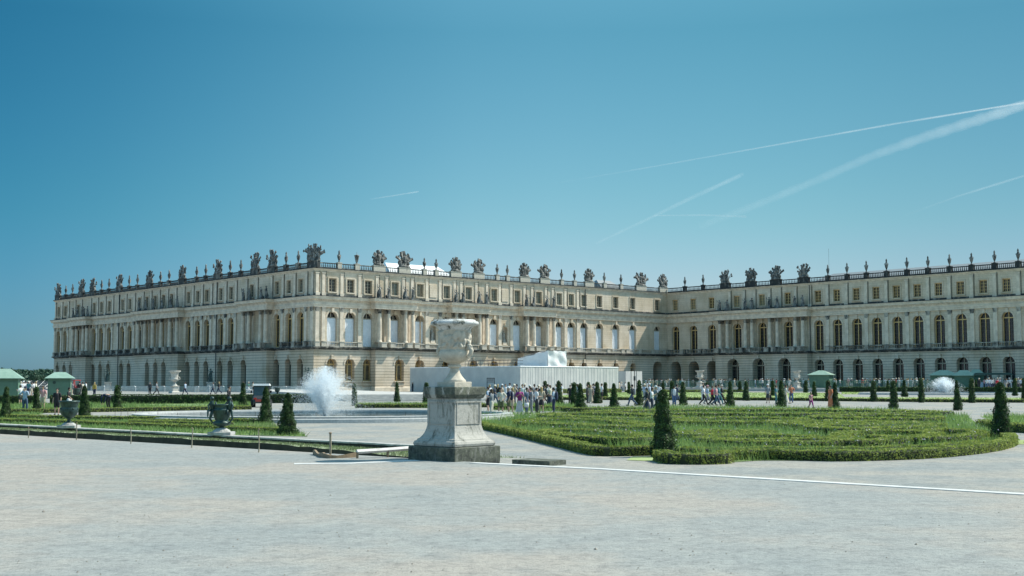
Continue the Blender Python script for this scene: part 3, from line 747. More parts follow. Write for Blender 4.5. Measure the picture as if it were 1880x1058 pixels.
def hedge(name, P, w, h, label, cat='hedge', group=None, dens=420, size=.035, closed=False, sm=True, leaf=None, z0=None, kind=None):
    P = smooth_path(P, .3, closed) if sm else [Vector(p) for p in P]
    c0 = sum(P, Vector((0, 0, 0))) / len(P); c0.z = gz(0, c0.y) if z0 is None else z0
    lf, nf, core = [], [], MB(); rows = []
    n = len(P)
    for i in range(n):
        a, b = P[(i - 1) % n] if (closed or i) else P[0], P[(i + 1) % n] if (closed or i < n - 1) else P[-1]
        d = (b - a); d.z = 0; d.normalize(); s = Vector((-d.y, d.x, 0)); z = gz(0, P[i].y) if z0 is None else z0
        p = Vector((P[i].x, P[i].y, z)) - c0; j = rnd.uniform(-.012, .012)
        rows.append([p - s * (w / 2 - .03) - Vector((0, 0, .05)), p - s * (w / 2 - .03) + Vector((0, 0, h * .75)), p - s * (w / 2 - .07) + Vector((0, 0, h - .03 + j)), p + s * (w / 2 - .07) + Vector((0, 0, h - .03 + j)), p + s * (w / 2 - .03) + Vector((0, 0, h * .75)), p + s * (w / 2 - .03) - Vector((0, 0, .05))])
        if closed or i < n - 1:
            q = P[(i + 1) % n]; L = (q - P[i]).length
            N = max(3, int(L * (w + 2 * h) * dens))
            wob = 1 + .05 * math.sin(i * .9) + .04 * math.sin(i * 2.3)
            for _ in range(N):
                t = rnd.uniform(0, w + 2 * h); base = P[i].lerp(q, rnd.random()); base = Vector((base.x, base.y, z)) - c0
                if t < h: pt, nv = base - s * w / 2 * wob + Vector((0, 0, t)), -s
                elif t < h + w: pt, nv = base + s * (t - h - w / 2) * wob + Vector((0, 0, h * wob)), Vector((0, 0, 1))
                else: pt, nv = base + s * w / 2 * wob + Vector((0, 0, t - h - w)), s
                lf.append(pt); nf.append(nv)
    core.grid(rows, cv=closed)
    if not closed: core.ngon(rows[0]); core.ngon(rows[-1][::-1])
    V = leaves(np.array([tuple(x) for x in lf]), np.array([tuple(x) for x in nf]), size, .7)
    me = np_mesh('foliage', V, 4, leaf or BOX)
    root = empty(name, c0, label=label, cat=cat, group=group) if not kind else empty(name, c0, kind=kind)
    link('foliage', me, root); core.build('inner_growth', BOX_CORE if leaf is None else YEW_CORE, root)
    return root

# big right-hand bed with scrollwork
D_out = [(880, 786), (960, 803), (1040, 822), (1090, 836), (1150, 838), (1205, 837), (1207, 852), (1330, 850), (1400, 846), (1550, 847), (1700, 842), (1800, 833), (1850, 822), (1856, 812), (1835, 799), (1775, 766), (1640, 754), (1400, 750), (1230, 748.5), (1130, 753), (1080, 762), (900, 763.5), (850, 768)]
PD = bed(D_out)
g1 = 'low clipped box hedges of the flower beds'
hedge('box_hedge', [G(*p) for p in [(868, 783), (890, 788), (960, 803.5), (1040, 823), (1090, 835), (1120, 837.5), (1198, 836)]], .42, .3, 'long low box hedge running back from the topiary beside the stone pedestal', group=g1, dens=650, size=.036)
hedge('box_hedge', [G(*p) for p in [(1212, 846), (1240, 852), (1325, 851.5), (1335, 846), (1400, 844), (1480, 845.5), (1560, 846.5), (1700, 841.5), (1800, 831.5), (1845, 822), (1856, 814), (1838, 805)]], .45, .3, 'long curved box hedge forming the front edge of the right flower bed', group=g1, dens=650, size=.036)
hedge('box_hedge', [G(*p) for p in [(1250, 836), (1300, 838), (1420, 836), (1560, 836.5), (1700, 832), (1790, 824)]], .38, .26, 'second inner box hedge just behind the curved front hedge', group=g1, dens=450, size=.04)
scr = [
 ([(1290, 822), (1390, 824), (1500, 821), (1450, 815), (1340, 815)], True, 'flat oval box scroll left of centre near the front hedge'),
 ([(1540, 826), (1640, 822), (1720, 812), (1660, 805), (1560, 808)], True, 'large oval box scroll in front part of the right flower bed'),
 ([(1600, 816), (1680, 820), (1760, 816), (1800, 808), (1740, 802), (1680, 806)], False, 'curling box scroll near the right end of the flower bed'),
 ([(1000, 806), (1080, 818), (1180, 820), (1150, 810), (1060, 803)], True, 'box scroll between the pedestal and the big topiary'),
 ([(960, 786), (1080, 793), (1200, 797), (1140, 785), (1020, 780)], True, 'box scroll deep in the bed behind the pedestal'),
 ([(1500, 798), (1600, 800), (1720, 793), (1640, 786), (1540, 788)], True, 'middle box scroll in the right part of the bed'),
 ([(1240, 784), (1360, 786), (1480, 783), (1420, 778), (1300, 778)], True, 'rear box scroll right of the big topiary'),
 ([(1200, 768), (1400, 769), (1600, 768), (1720, 768)], False, 'straight rear box border near the walking visitors'),
 ([(1240, 811), (1330, 813), (1400, 808), (1330, 805)], True, 'broad flat box shape right behind the big topiary'),
 ([(1440, 789), (1560, 793), (1640, 788), (1540, 784)], True, 'broad flat box shape in the centre of the bed'),
 ([(1000, 771), (1120, 778), (1240, 776), (1120, 768)], True, 'broad flat box shape near the standing visitors'),
 ([(1500, 775), (1600, 779), (1720, 777), (1620, 771)], True, 'flat box shape in the rear right of the bed'),
 ([(1300, 824), (1360, 828), (1480, 829), (1560, 826)], False, 'short straight box line just behind the front hedges'),
 ([(1080, 765), (1240, 761), (1420, 760), (1600, 762), (1740, 766)], False, 'rearmost box border along the gravel walk')]
for pts, cl, lab in scr:
    Pp = [G(*p) for p in pts]; d = sum(p.y for p in Pp) / len(Pp)
    hedge('box_scroll', Pp, (.45, 1.0, .7, .5)[len(lab) % 4] + .012 * max(0, d - 35), .34, 'low ' + lab, group='box scrolls inside the right flower bed', dens=max(60, 420 - (d - 35) * 9), size=.038 + .0011 * (d - 35), closed=cl)
MULCH = simple('bare_earth', (.22, .17, .13), (.14, .11, .08), 3, .95)
for px in ([(1500, 817), (1545, 817), (1548, 822), (1500, 822)], [(1600, 813), (1625, 813), (1628, 819), (1596, 819)], [(455, 786), (500, 781), (545, 795), (480, 794)], [(440, 781), (470, 781), (468, 786), (442, 786)]):
    bed(px, MULCH, 'bare_earth', .03)
# meadow flowers and grass
def grasses(poly, dens, h0, h1, w, z=0, clump=None):
    x, y = area_pts(poly, dens)
    if clump is not None:
        f = np.sin(x * clump + 1.3 * np.sin(y * .35)) + np.sin(y * clump * .55 + x * .21) + .7 * np.sin(x * 1.9 * clump + y * .9)
        k = f > nr.uniform(-1.6, .6, len(x)); x, y = x[k], y[k]
    return blades(np.stack([x, y, GZ(y) + z], 1), h0, h1, w)
def near(poly, a, b): # split by distance
    return poly
gb = []
FR = [G(*p) for p in [(880, 786), (1205, 836), (1330, 848), (1700, 840), (1850, 818), (1800, 790), (1000, 775), (860, 775)]]
BK = [G(*p) for p in [(860, 778), (1000, 778), (1800, 793), (1775, 766), (1640, 754), (1400, 750), (1230, 748.5), (1130, 753), (1080, 762), (860, 764)]]
gb.append(grasses(FR, 55, .12, .34, .013, clump=.9)); gb.append(grasses(FR, 50, .3, .52, .013, clump=.33)); gb.append(grasses(BK, 14, .3, .5, .02, clump=.23)); gb.append(grasses(BK, 26, .14, .40, .022, clump=.7))
gb.append(grasses(PD, 22, .04, .14, .02))
link('meadow_grass', np_mesh('meadow_grass', np.concatenate(gb), 3, GRASS), kind='stuff')
FL = []; 
for poly, d in ((FR, 1.6), (BK, .9)):
    x, y = area_pts(poly, d); z = GZ(y) + nr.uniform(.3, .5, len(x)); FL.append(leaves(np.stack([x, y, z], 1), np.tile([0, 0, 1.0], (len(x), 1)), .035, 1))
link('pale_flowers', np_mesh('pale_flowers', np.concatenate(FL), 4, simple('pale_petals', (.55, .55, .58), (.35, .22, .42), 3, .8)), kind='stuff')

# left beds
PA = bed([(-120, 764), (-20, 767), (150, 770.5), (265, 771.5), (470, 774.5), (505, 781), (565, 802), (400, 799), (200, 791), (0, 783), (-120, 778)])
PB = bed([(-120, 740), (170, 741), (460, 739), (462, 752), (240, 756), (90, 757.5), (-120, 762)])
PC = bed([(-120, 759), (88, 757.8), (50, 766), (-120, 767.5)])
PC2 = bed([(212, 771), (268, 763.5), (282, 769), (262, 773)])
PF = bed([(655, 743), (795, 742), (880, 741), (900, 748), (795, 749.5), (652, 749)])
PG = bed([(905, 744), (1062, 744), (1080, 750), (1165, 752), (1160, 756.5), (1060, 757), (905, 753)])
L1b = bed([(1030, 733), (1200, 733.5), (1400, 734), (1700, 737.5), (1960, 739), (1960, 731), (1700, 730), (1550, 729.5), (1540, 722), (1400, 721), (1160, 720), (1030, 726)], LAWN2, 'lawn')
L2b = bed([(1545, 719), (1545, 724.3), (1960, 724.3), (1960, 719)], LAWN2, 'lawn')
bed([(1150, 845.5), (1162, 839), (1206, 838.5), (1206, 847.5)], LAWN2, 'lawn')
PH = bed([(1800, 765), (1960, 764), (1960, 800), (1860, 792)])
L3b = bed([(1845, 818), (1960, 812), (1960, 806), (1835, 810)], LAWN2, 'lawn')
gb = [grasses(PA, 70, .08, .26, .018), grasses(PB, 22, .1, .4, .03, clump=.5), grasses(PC, 40, .08, .25, .025), grasses(PF, 30, .15, .35, .03), grasses(PG, 30, .15, .4, .03), grasses(PH, 30, .15, .4, .02), grasses(PC2, 40, .08, .2, .025)]
for q in (L1b, L2b, L3b): gb.append(grasses(q, 6, .05, .12, .04))
link('bed_grass', np_mesh('bed_grass', np.concatenate(gb), 3, GRASS), kind='stuff')
def hp(px): return [G(*p) for p in px]
hedge('box_hedge', hp([(-120, 766), (150, 772), (265, 773), (380, 775.5), (470, 778)]), .5, .26, 'low box hedge in the left front bed behind the bronze vases', group=g1, dens=220, size=.05)
hedge('box_hedge', hp([(-120, 774), (60, 778), (200, 783), (330, 788), (440, 793), (520, 796)]), .5, .24, 'low box hedge directly behind the coping of the left wall', group=g1, dens=300, size=.045)
hedge('box_hedge', hp([(245, 779), (330, 781), (420, 783), (360, 778), (280, 777)]), .5, .22, 'small looped box hedge left of the taller bronze vase', group=g1, dens=220, size=.05, closed=True)
hedge('box_hedge', hp([(-120, 761), (88, 758.3), (240, 755.7), (460, 752)]), .5, .3, 'box hedge edging the planted strip beyond the left gravel walk', group=g1, dens=110, size=.06)
hedge('box_hedge', hp([(655, 749), (795, 749), (900, 748)]), .6, .32, 'box hedge between the steps and the large basin', group=g1, dens=110, size=.06)
hedge('box_hedge', hp([(905, 752.5), (1000, 753), (1062, 757), (1165, 756)]), .6, .32, 'box hedge behind the standing group of visitors', group=g1, dens=110, size=.06)
hedge('box_hedge', hp([(1030, 734.5), (1200, 735), (1400, 735.5), (1700, 738.5), (1960, 740)]), .8, .32, 'long box border of the far lawn behind the walking visitors', group=g1, dens=40, size=.09)
hedge('box_hedge', hp([(1800, 786), (1870, 794), (1960, 799)]), .5, .4, 'box hedge at the right edge beyond the right topiary', group=g1, dens=300, size=.045)
hedge('clipped_hedge', hp([(92, 742.5), (170, 742), (300, 741.3), (480, 740.3), (575, 739.8)]), 1.6, .78, 'tall dark clipped hedge along the left terrace in front of the metal barriers', dens=70, size=.09, leaf=YEW, sm=False)
hedge('clipped_hedge', hp([(-120, 744), (68, 743)]), 1.6, .78, 'dark clipped hedge at the left edge below the green kiosks', dens=70, size=.09, leaf=YEW, sm=False)
a_, b_ = F3.at(1545, 28, 0), F3.at(1960, 28, 0)
hedge('clipped_hedge', [F3.P(a_, 28, 0), F3.P(b_, 28, 0)], 1.4, .85, 'dark clipped hedge in front of the crowd and kiosks below the right wing', dens=40, size=.13, leaf=YEW, sm=True, z0=0)
hedge('clipped_hedge', hp([(800, 725), (950, 723.5), (1135, 721)]), 1.4, .6, 'clipped hedge below the white construction hoarding', dens=40, size=.12, sm=True)
hedge('clipped_hedge', hp([(1150, 720.5), (1300, 720), (1370, 720)]), 1.4, .35, 'low hedge bordering the lawn under the inner corner crowd', dens=40, size=.12, sm=True)

# raised forecourt below the right wing, and the steps
PAVE = simple('pale_paving', (.50, .49, .46), (.42, .41, .39), .6, .9)
mb = MB(); r1 = L3 + 30; q = [F3.P(-25, -.5, .6), F3.P(-8, 26, .6), F3.P(r1, 26, .6), F3.P(r1, -.5, .6)]
mb.ngon(q[::-1]); mb.ngon([q[1], q[1] - Vector((0, 0, .8)), q[2] - Vector((0, 0, .8)), q[2]]); mb.ngon([q[0] - Vector((0, 0, .8)), q[0], q[1], q[1] - Vector((0, 0, .8))][::-1]); mb.build('forecourt', PAVE, kind='structure')
STEP = simple('step_stone', (.52, .50, .46), (.36, .35, .33), 1.5, .9)
s0, s1 = G(636, 737.3), G(900, 735.5); d = (s1 - s0); d.z = 0; L = d.length; d.normalize(); nrm = Vector((-d.y, d.x, 0)); z = gz(0, s0.y)
for i in range(5):
    pass
root = empty('stone_steps', s0, label='broad flight of pale stone steps below the sunlit front', cat='steps')
mb = MB(); rows = []
n_st = 6
for i in range(n_st):
    za, zb = z + .1 * i, z + .1 * (i + 1)
    rows += [s0 + nrm * (i * 1.5) + Vector((0, 0, za - z)), s0 + nrm * (i * 1.5) + Vector((0, 0, zb - z))]
rows.append(s0 + nrm * 95 + Vector((0, 0, .1 * n_st - z - .6 + .45)))
rows = [r - s0 for r in rows]
mb.grid([[r, r + d * L] for r in rows][::-1]); 
for k in (0, 1): mb.ngon([(r + d * L * k) for r in rows] + [rows[-1] + d * L * k - Vector((0, 0, 1)), rows[0] + d * L * k - Vector((0, 0, 1))])
mb.build('step_treads', STEP, root)

# ------------------------------------------------------------------ basins and fountains
m, nt, b = nodes('basin_water'); b.inputs['Base Color'].default_value = (.03, .055, .06, 1); b.inputs['Roughness'].default_value = .08
bump(nt, b, noise(nt, coords(nt), 2.5, 3), .35, .06); WATER = m
RIM = sooty('basin_marble', .28, .45, (.46, .47, .46), (.25, .26, .26), 1.2)
def basin(c, ax, ay, label, zr):
    root = empty('fountain_basin', c, label=label, cat='fountain basin', group='round marble fountain basins')
    N = 72; th = [2 * PI * i / N for i in range(N)]
    def rg(k, z): return [Vector((math.cos(t) * (ax + k), math.sin(t) * (ay + k), z)) for t in th]
    mb = MB(); mb.grid([rg(.55, -.1), rg(.5, zr * .55), rg(.32, zr * .7), rg(.34, zr * .95), rg(.25, zr), rg(-.25, zr), rg(-.3, zr - .1), rg(-.3, -.1)][::-1], cu=True); mb.build('rim', RIM, root, smooth=False)
    mb = MB(); mb.ngon(rg(-.28, zr - .2)); mb.build('water', WATER, root)
    return root
B1 = G(597, 760, -.45); B1 = Vector(((597 - 940) / 2271 * 76, 76, -.5)); basin(B1, 11.2, 8.6, 'wide marble basin with the big fountain in front of the steps', .34)
B2 = Vector(((1733 - 940) / 2271 * 172, 172, 0)); basin(B2, 11.2, 8.6, 'far marble basin with smaller fountain below the right wing', .3)
m, nt, b = nodes('spray_water'); b.inputs['Base Color'].default_value = (.93, .96, .98, 1); b.inputs['Roughness'].default_value = .5
t = nn(nt, 'ShaderNodeBsdfTranslucent'); t.inputs[0].default_value = (.95, .98, 1, 1); ms = nn(nt, 'ShaderNodeMixShader'); ms.inputs[0].default_value = .5
nt.links.new(b.outputs[0], ms.inputs[1]); nt.links.new(t.outputs[0], ms.inputs[2])
tr = nn(nt, 'ShaderNodeBsdfTransparent'); ms2 = nn(nt, 'ShaderNodeMixShader'); ms2.inputs[0].default_value = .7
nt.links.new(tr.outputs[0], ms2.inputs[1]); nt.links.new(ms.outputs[0], ms2.inputs[2]); nt.links.new(ms2.outputs[0], nt.nodes['Material Output'].inputs[0]); SPRAY = m
def spray(H, Wd, N, s, seed, k=.16):
    R = np.random.RandomState(seed); P = []
    n1 = int(N * .16); t = R.uniform(0, 1, n1); rr = Wd * (.07 + .12 * t) ; a = R.uniform(0, 2 * PI, n1); q = np.sqrt(R.uniform(0, 1, n1)) * rr   # column
    P.append(np.stack([np.cos(a) * q, np.sin(a) * q, t * H * .6], 1))
    n2 = int(N * .50)                                                     # many separate plumes thrown up and out
    nj = 46; ja = R.uniform(0, 2 * PI, nj); jr = np.sqrt(R.uniform(0, 1, nj)); jh = H * (1 - .36 * jr ** 2) * R.uniform(.72, 1.05, nj)
    j = R.randint(0, nj, n2); t = R.beta(2.4, 1.4, n2)
    rad = Wd * jr[j] * (.15 + .85 * t ** 1.4); sp = .045 + .11 * t
    P.append(np.stack([np.cos(ja[j]) * rad + R.normal(0, 1, n2) * sp, np.sin(ja[j]) * rad + R.normal(0, 1, n2) * sp, jh[j] * t + R.normal(0, .04, n2)], 1))
    n3 = N - n1 - n2; a = R.uniform(0, 2 * PI, n3); q = np.abs(R.normal(0, .62, n3)) * Wd * 1.15; z = H * (1 - (q / (Wd * 2.2)) ** 2) * R.beta(1.3, 1.2, n3)   # falling drops
    P.append(np.stack([np.cos(a) * q, np.sin(a) * q, np.maximum(z, 0)], 1))
    P = np.concatenate(P); return np_mesh('spray', leaves(P, R.normal(0, 1, P.shape), s, 1.0), 4, SPRAY)
link('fountain_jet', spray(3.1, 1.55, 85000, .025, 5), None, B1 + Vector((0, 0, .12)), label='large white plume of fountain water rising from the near basin', cat='fountain jet', group=None)
link('fountain_jet', spray(2.35, 1.7, 30000, .045, 6), None, B2 + Vector((0, 0, .1)), label='smaller white fountain plume before the green kiosks on the right', cat='fountain jet')
mb = MB(); mb.lathe([(.2, -.3), (.18, -.05), (.1, .05), (.06, .16)], n=10); ME_NOZ = mb.mesh('fountain_nozzle', BRONZE)
for c in (B1, B2): link('fountain_nozzle', ME_NOZ, None, c + Vector((0, 0, .1)), label='bronze nozzle at the foot of the ' + ('large near' if c is B1 else 'small far') + ' fountain plume', cat='nozzle')

# ------------------------------------------------------------------ topiary
def crown(h, rb, rt, N, size, seed, lump=.1):
    R = np.random.RandomState(seed)
    t = R.uniform(0, 1, N) ** 1.25; a = R.uniform(0, 2 * PI, N)
    prof = np.where(t < .06, rb * (.82 + 3 * t), rb + (rt - rb) * ((t - .06) / .94) ** .8); prof = np.where(t > .93, prof * (1 - ((t - .93) / .07) ** 2 * .75), prof)
    l = 1 + 1.7 * lump * (np.sin(a * 3 + t * 9 + seed) * .6 + np.sin(a * 5 - t * 17 + seed * 2) * .5 + np.sin(t * 31 + a * 2) * .45)
    r = prof * l * (1 - np.abs(R.normal(0, .09, N))); k = R.uniform(0, 1, N) < .06; r = np.where(k, r * R.uniform(1.08, 1.5, N), r)
    P = np.stack([np.cos(a) * r, np.sin(a) * r, t * h * (1 + .0 * a) + .03], 1)
    Nv = np.stack([np.cos(a), np.sin(a), np.full(N, .25)], 1)
    m1 = np_mesh('crown', leaves(P, Nv, size, .75), 4, YEW)
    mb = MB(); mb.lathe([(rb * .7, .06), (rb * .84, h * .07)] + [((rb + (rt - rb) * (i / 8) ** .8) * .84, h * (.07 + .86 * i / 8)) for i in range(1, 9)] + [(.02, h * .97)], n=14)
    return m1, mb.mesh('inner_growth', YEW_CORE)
mb = MB(); mb.tube([(0, 0, -.1), (0, 0, .35)], [.05, .04], 6); ME_TRK = mb.mesh('trunk', BARK)
CR_F = [crown(2.0, r, t, 1500, .055, s, l) for s, (r, t, l) in enumerate([(.33, .10, .1), (.30, .15, .12), (.36, .08, .09), (.28, .17, .14)])]
CR_N = [crown(2.0, r, t, 7000, .03, s + 20, l) for s, (r, t, l) in enumerate([(.37, .12, .12), (.37, .08, .11)])]
TOP = [(10, 769, 711, 9), (67, 757, 711, 8), (155, 771, 709, 12), (215, 752, 708, 9), (446, 746, 704, 8), (487, 778, 711, 13), (527, 799, 723, 18), (651, 745, 705, 6), (729, 738, 702, 6), (782, 740, 703, 7),
 (961, 720, 704.5, 5), (1001, 730, 700, 6), (1027, 743, 700, 8), (1054, 746, 703, 8), (1066, 754, 705, 10), (1080, 731, 702, 5), (1097.5, 741, 702, 8), (1110.6, 733, 702.5, 6), (1127.6, 752, 705, 9), (1155, 723, 701.5, 4), (1173.7, 745, 699, 8),
 (1219, 839, 719, 23), (1217, 718, 700, 4), (1233.4, 733, 700, 6), (1254, 745, 702, 8), (1298, 718, 702, 4), (1341, 747, 701, 8), (1358.7, 720, 700, 4.5), (1369.7, 736, 701, 7), (1419, 727, 699, 5), (1435, 748, 700, 9), (1479, 721, 699, 5), (1495, 728, 701, 5.5),
 (1520.6, 737, 699, 7), (1533, 750, 703, 8), (1603.7, 738, 700, 7), (1631, 723, 699.5, 4.5), (1641, 752, 700, 9), (1661, 729, 698, 6), (1692, 739.5, 695, 7), (1759, 754, 699, 8), (1784.5, 740, 695, 7), (1793, 720.5, 697, 4), (1839.6, 808, 704, 18), (1863.5, 727, 695, 5), (1880, 739, 695, 5)]
special = {1219: 'largest columnar yew topiary, standing at the left end of the curved front hedge', 1839.6: 'big dark yew topiary at the right end of the flower bed', 527: 'ragged wide yew topiary nearest the wooden post on the left', 487: 'dark pointed yew topiary overlapping the utility cart', 155: 'conical yew topiary right of the round bronze vase', 10: 'yew topiary at the left edge of the photo',
           446: 'slim yellowish topiary left of the utility cart', 651: 'slim topiary right of the big fountain plume', 729: 'slim topiary in front of the stone steps', 215: 'yew topiary beside the bending gardener', 67: 'yew topiary beside the visitor in white shirt on the left'}
TB = []
seq = 0
for i, (x, yb, yt, hw) in enumerate(TOP):
    p = G(x, yb); s = mpp(p); H = (yb - yt) * s; near_ = H / s > 52
    T = CR_N[0 if x in (1219, 1839.6, 10) else 1] if near_ else CR_F[i % 4]
    lab = special.get(x)
    if not lab: lab = f'clipped yew cone on the gravel, {ordn(seq)} from left among those right of the steps'; seq += 1
    root = empty('yew_topiary', p, rnd.uniform(0, 6.28), label=lab, cat='topiary', group='clipped yew topiary of the garden')
    sx = hw * s / (.34 if near_ else .31); root.scale = (sx, sx, H / 2.0)
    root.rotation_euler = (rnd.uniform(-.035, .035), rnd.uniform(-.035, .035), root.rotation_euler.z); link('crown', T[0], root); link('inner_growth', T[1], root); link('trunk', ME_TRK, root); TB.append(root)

# wooded hill, far left
mb = MB(); rows = []
R = np.random.RandomState(4); pts = []; 
for i in range(60):
    x = -1400 + i * 24; top = 20 + 3 * math.sin(i * .35) + 2 * math.sin(i * .9 + 1) + (3 if i < 35 else 0)
    rows.append([Vector((x, 1750, -1)), Vector((x, 1900, top - 8)), Vector((x, 2100, top - 3)), Vector((x, 2500, -1))])
mb.grid(rows); mb.build('hill', simple('hill_undergrowth', (.015, .04, .03), (.03, .06, .04), .02, .95), kind='structure')
V = []
for i in range(2600):
    x = R.uniform(-1400, 0); f = R.uniform(0, 1); k = (x + 1400) / 24; top = 20 + 3 * math.sin(k * .35) + 2 * math.sin(k * .9 + 1) + (3 if k < 35 else 0)
    y = 1750 + 320 * f; z = (top - 8) * min(1, f * 2.1); r = R.uniform(5, 9)
    n = 26; d = R.normal(0, 1, (n, 3)); d /= np.linalg.norm(d, axis=1)[:, None]; d[:, 2] = np.abs(d[:, 2])
    V.append(leaves(np.array([x, y, z]) + d * r * [1, 1, .8], d, 2.2, .6))
link('distant_wood', np_mesh('distant_wood', np.concatenate(V), 4, leafmat('distant_trees', (.03, .075, .055), (.06, .115, .075), .05, .1)), kind='stuff')
# darker trees a little nearer
for i, (x, y, h) in enumerate([(20, 697, 6.5), (34, 697, 5), (64, 697, 7.5), (74, 697, 6.5), (-10, 697, 8), (86, 697, 6)]):
    d = 640 + 30 * i; p = Vector(((x - 940) / 2271 * d, d, 0)); n = 900; q = R.normal(0, 1, (n, 3)); q /= np.linalg.norm(q, axis=1)[:, None]; q *= R.uniform(.75, 1.05, (n, 1))
    root = empty('broadleaf_tree', p, label=f'distant round green tree below the wooded hill, {ordn(sorted([20, 34, 64, 74, -10, 86]).index(x))} from the left', cat='tree', group='distant trees left of the palace')
    V = leaves(np.array([0, 0, h * .58]) + q * [h * .42, h * .42, h * .42], q, .5, .7); link('crown', np_mesh('crown', V, 4, MATS['distant_trees']), root)
    mb = MB(); mb.tube([(0, 0, -.5), (0, 0, h * .5)], [.35, .2], 6); mb.build('trunk', BARK, root)

# loose pebbles on the terrace near the viewer
R_ = np.random.RandomState(8); N = 260; py_ = R_.uniform(862, 1075, N); px_ = R_.uniform(-20, 1900, N); P = np.array([tuple(G(x, y, 0)) for x, y in zip(px_, py_)]); ok = np.array([(Vector(p) - EA).dot(EN) < -.3 for p in P]); P = P[ok]
P += np.stack([R_.normal(0, .3, len(P)), R_.normal(0, .3, len(P)), np.full(len(P), .004)], 1)
V = []
for i in range(len(P)):
    r = R_.uniform(.005, .012) * (1.8 if R_.rand() < .05 else 1); a = R_.uniform(0, 6.28, 1)[0]; c = P[i]
    ring = [c + [r * math.cos(a + k * 1.5708) * (1 + .3 * math.sin(k)), r * math.sin(a + k * 1.5708), 0] for k in range(4)]; t = c + [0, 0, r * .9]
    for k in range(4): V.append([ring[k], ring[(k + 1) % 4], t])
link('loose_pebbles', np_mesh('loose_pebbles', np.array(V), 3, simple('pebble', (.16, .145, .12), (.34, .30, .25), 6, .9)), kind='stuff')
# ------------------------------------------------------------------ marble urn on its pedestal
fc = G(835, 848.6, 0); ez = math.atan2(ED.y, ED.x)
pu, pv = -ED, EN
PC_ = fc + pu * .72 + pv * .72; prz = math.atan2(pv.y, pv.x)
def sqlathe(mb, prof, c=(0, 0, 0), ch=.0):
    rows = [[(c[0] + sx * w, c[1] + sy * w, c[2] + z) for sx, sy in ((-1, -1), (1, -1), (1, 1), (-1, 1))] for w, z in prof]
    mb.grid(rows, cu=True); mb.ngon(rows[0][::-1]); mb.ngon(rows[-1])
def lichen(name, pale, lo, hi, sc_=1.6):
    m, nt, b = nodes(name); co = coords(nt); st = coords(nt, True, (2.2, 2.2, .8))
    f = ramp(nt, noise(nt, st, sc_, 6, .72, .6), [(lo, 0.0), (hi, 1.0)]); n2 = noise(nt, co, 4, 5, .75)
    dk = mix(nt, (.035, .04, .035), (.13, .14, .10), ramp(nt, n2, [(.35, 0.0), (.65, 1.0)]))
    c = mix(nt, dk, pale, f); c = mix(nt, c, (.22, .22, .19), ramp(nt, noise(nt, co, 9, 5, .8), [(.52, 0.0), (.66, .7)]))
    nt.links.new(c, b.inputs['Base Color']); b.inputs['Roughness'].default_value = .92; bump(nt, b, noise(nt, co, 22, 5, .8), .7, .02); return m
PL1 = lichen('plinth_lichen_stone', (.36, .36, .33), .56, .80); PL2 = lichen('pedestal_stone', (.42, .405, .365), .34, .50); PL3 = lichen('cap_lichen_stone', (.40, .39, .35), .52, .62)
root = empty('stone_pedestal', PC_, prz, label='weathered stone pedestal with flared base carrying the marble urn', cat='pedestal')
mb = MB(); sqlathe(mb, [(.71, -.12), (.72, .0), (.72, .28), (.705, .295)]); mb.build('plinth', PL1, root)
mb = MB(); sqlathe(mb, [(.60, .295), (.635, .31), (.645, .36), (.625, .41), (.585, .43), (.575, .46), (.545, .475), (.50, .53), (.465, .60), (.44, .68), (.43, .735), (.425, .74), (.425, 1.345)])
for a in range(4):
    M = Matrix.Rotation(a * PI / 2, 3, 'Z')
    for c, d in (((0, -.431, 1.27), (.80, .03, .03)), ((0, -.431, .79), (.70, .016, .014)), ((-.36, -.431, 1.03), (.02, .016, .5)), ((.36, -.431, 1.03), (.02, .016, .5))): mb.box(M @ Vector(c), d, M)
mb.build('shaft', PL2, root)
mb = MB(); sqlathe(mb, [(.44, 1.345), (.46, 1.36), (.475, 1.40), (.49, 1.43), (.49, 1.585), (.475, 1.60)]); mb.build('cap', PL3, root)
root = empty('marble_urn', PC_ + Vector((0, 0, 1.6)), prz, label='large pale carved marble urn with wide lip on the weathered pedestal', cat='urn')
MARB = sooty('urn_marble', .18, .46, (.58, .525, .43), (.38, .34, .28), 2.6); MARBL = lichen('urn_lip_marble', (.62, .62, .60), .38, .50, 2.2)
mb = MB(); sqlathe(mb, [(.265, 0), (.27, .0), (.27, .10), (.26, .11)]); mb.build('foot_plinth', MARB, root)
mb = MB(); mb.lathe([(.25, .11), (.255, .14), (.23, .165), (.215, .18), (.165, .24), (.125, .31), (.10, .38), (.095, .42)], n=40, caps=False); mb.lathe([(.095, .42), (.14, .43), (.15, .455), (.14, .48), (.115, .49), (.12, .52), (.155, .53)], n=40, caps=False); mb.build('stem', MARB, root, smooth=True)
rows = []; R = random.Random(5)
prof = [(.10, .52), (.20, .54), (.27, .58), (.325, .645), (.348, .71), (.348, .76), (.335, .80), (.318, .815), (.322, .83)]
mb = MB(); mb.lathe(prof, n=64, caps=False, fn=lambda a, z: 1 + (.018 * abs(math.sin(a * 16)) if z < .72 else 0)); mb.build('bowl', MARB, root, smooth=True)
fig = [(R.uniform(-PI, PI), R.uniform(.87, 1.2), R.uniform(.05, .13), R.uniform(.03, .07), R.uniform(-1, 1)) for _ in range(90)]
def relief(a, z):
    v = 0
    for fa, fz, fl, fw, ft in fig:
        da = (a - fa + PI) % (2 * PI) - PI; x = da * .34; y = z - fz
        u_ = x * math.cos(ft) + y * math.sin(ft); w_ = -x * math.sin(ft) + y * math.cos(ft)
        q = (u_ / fw) ** 2 * .9 + (w_ / fl) ** 2
        if q < 1: v = max(v, .05 * (1 - q) ** .5)
    return v
n = 180; zs = [.83 + (1.26 - .83) * i / 46 for i in range(47)]
rows = []
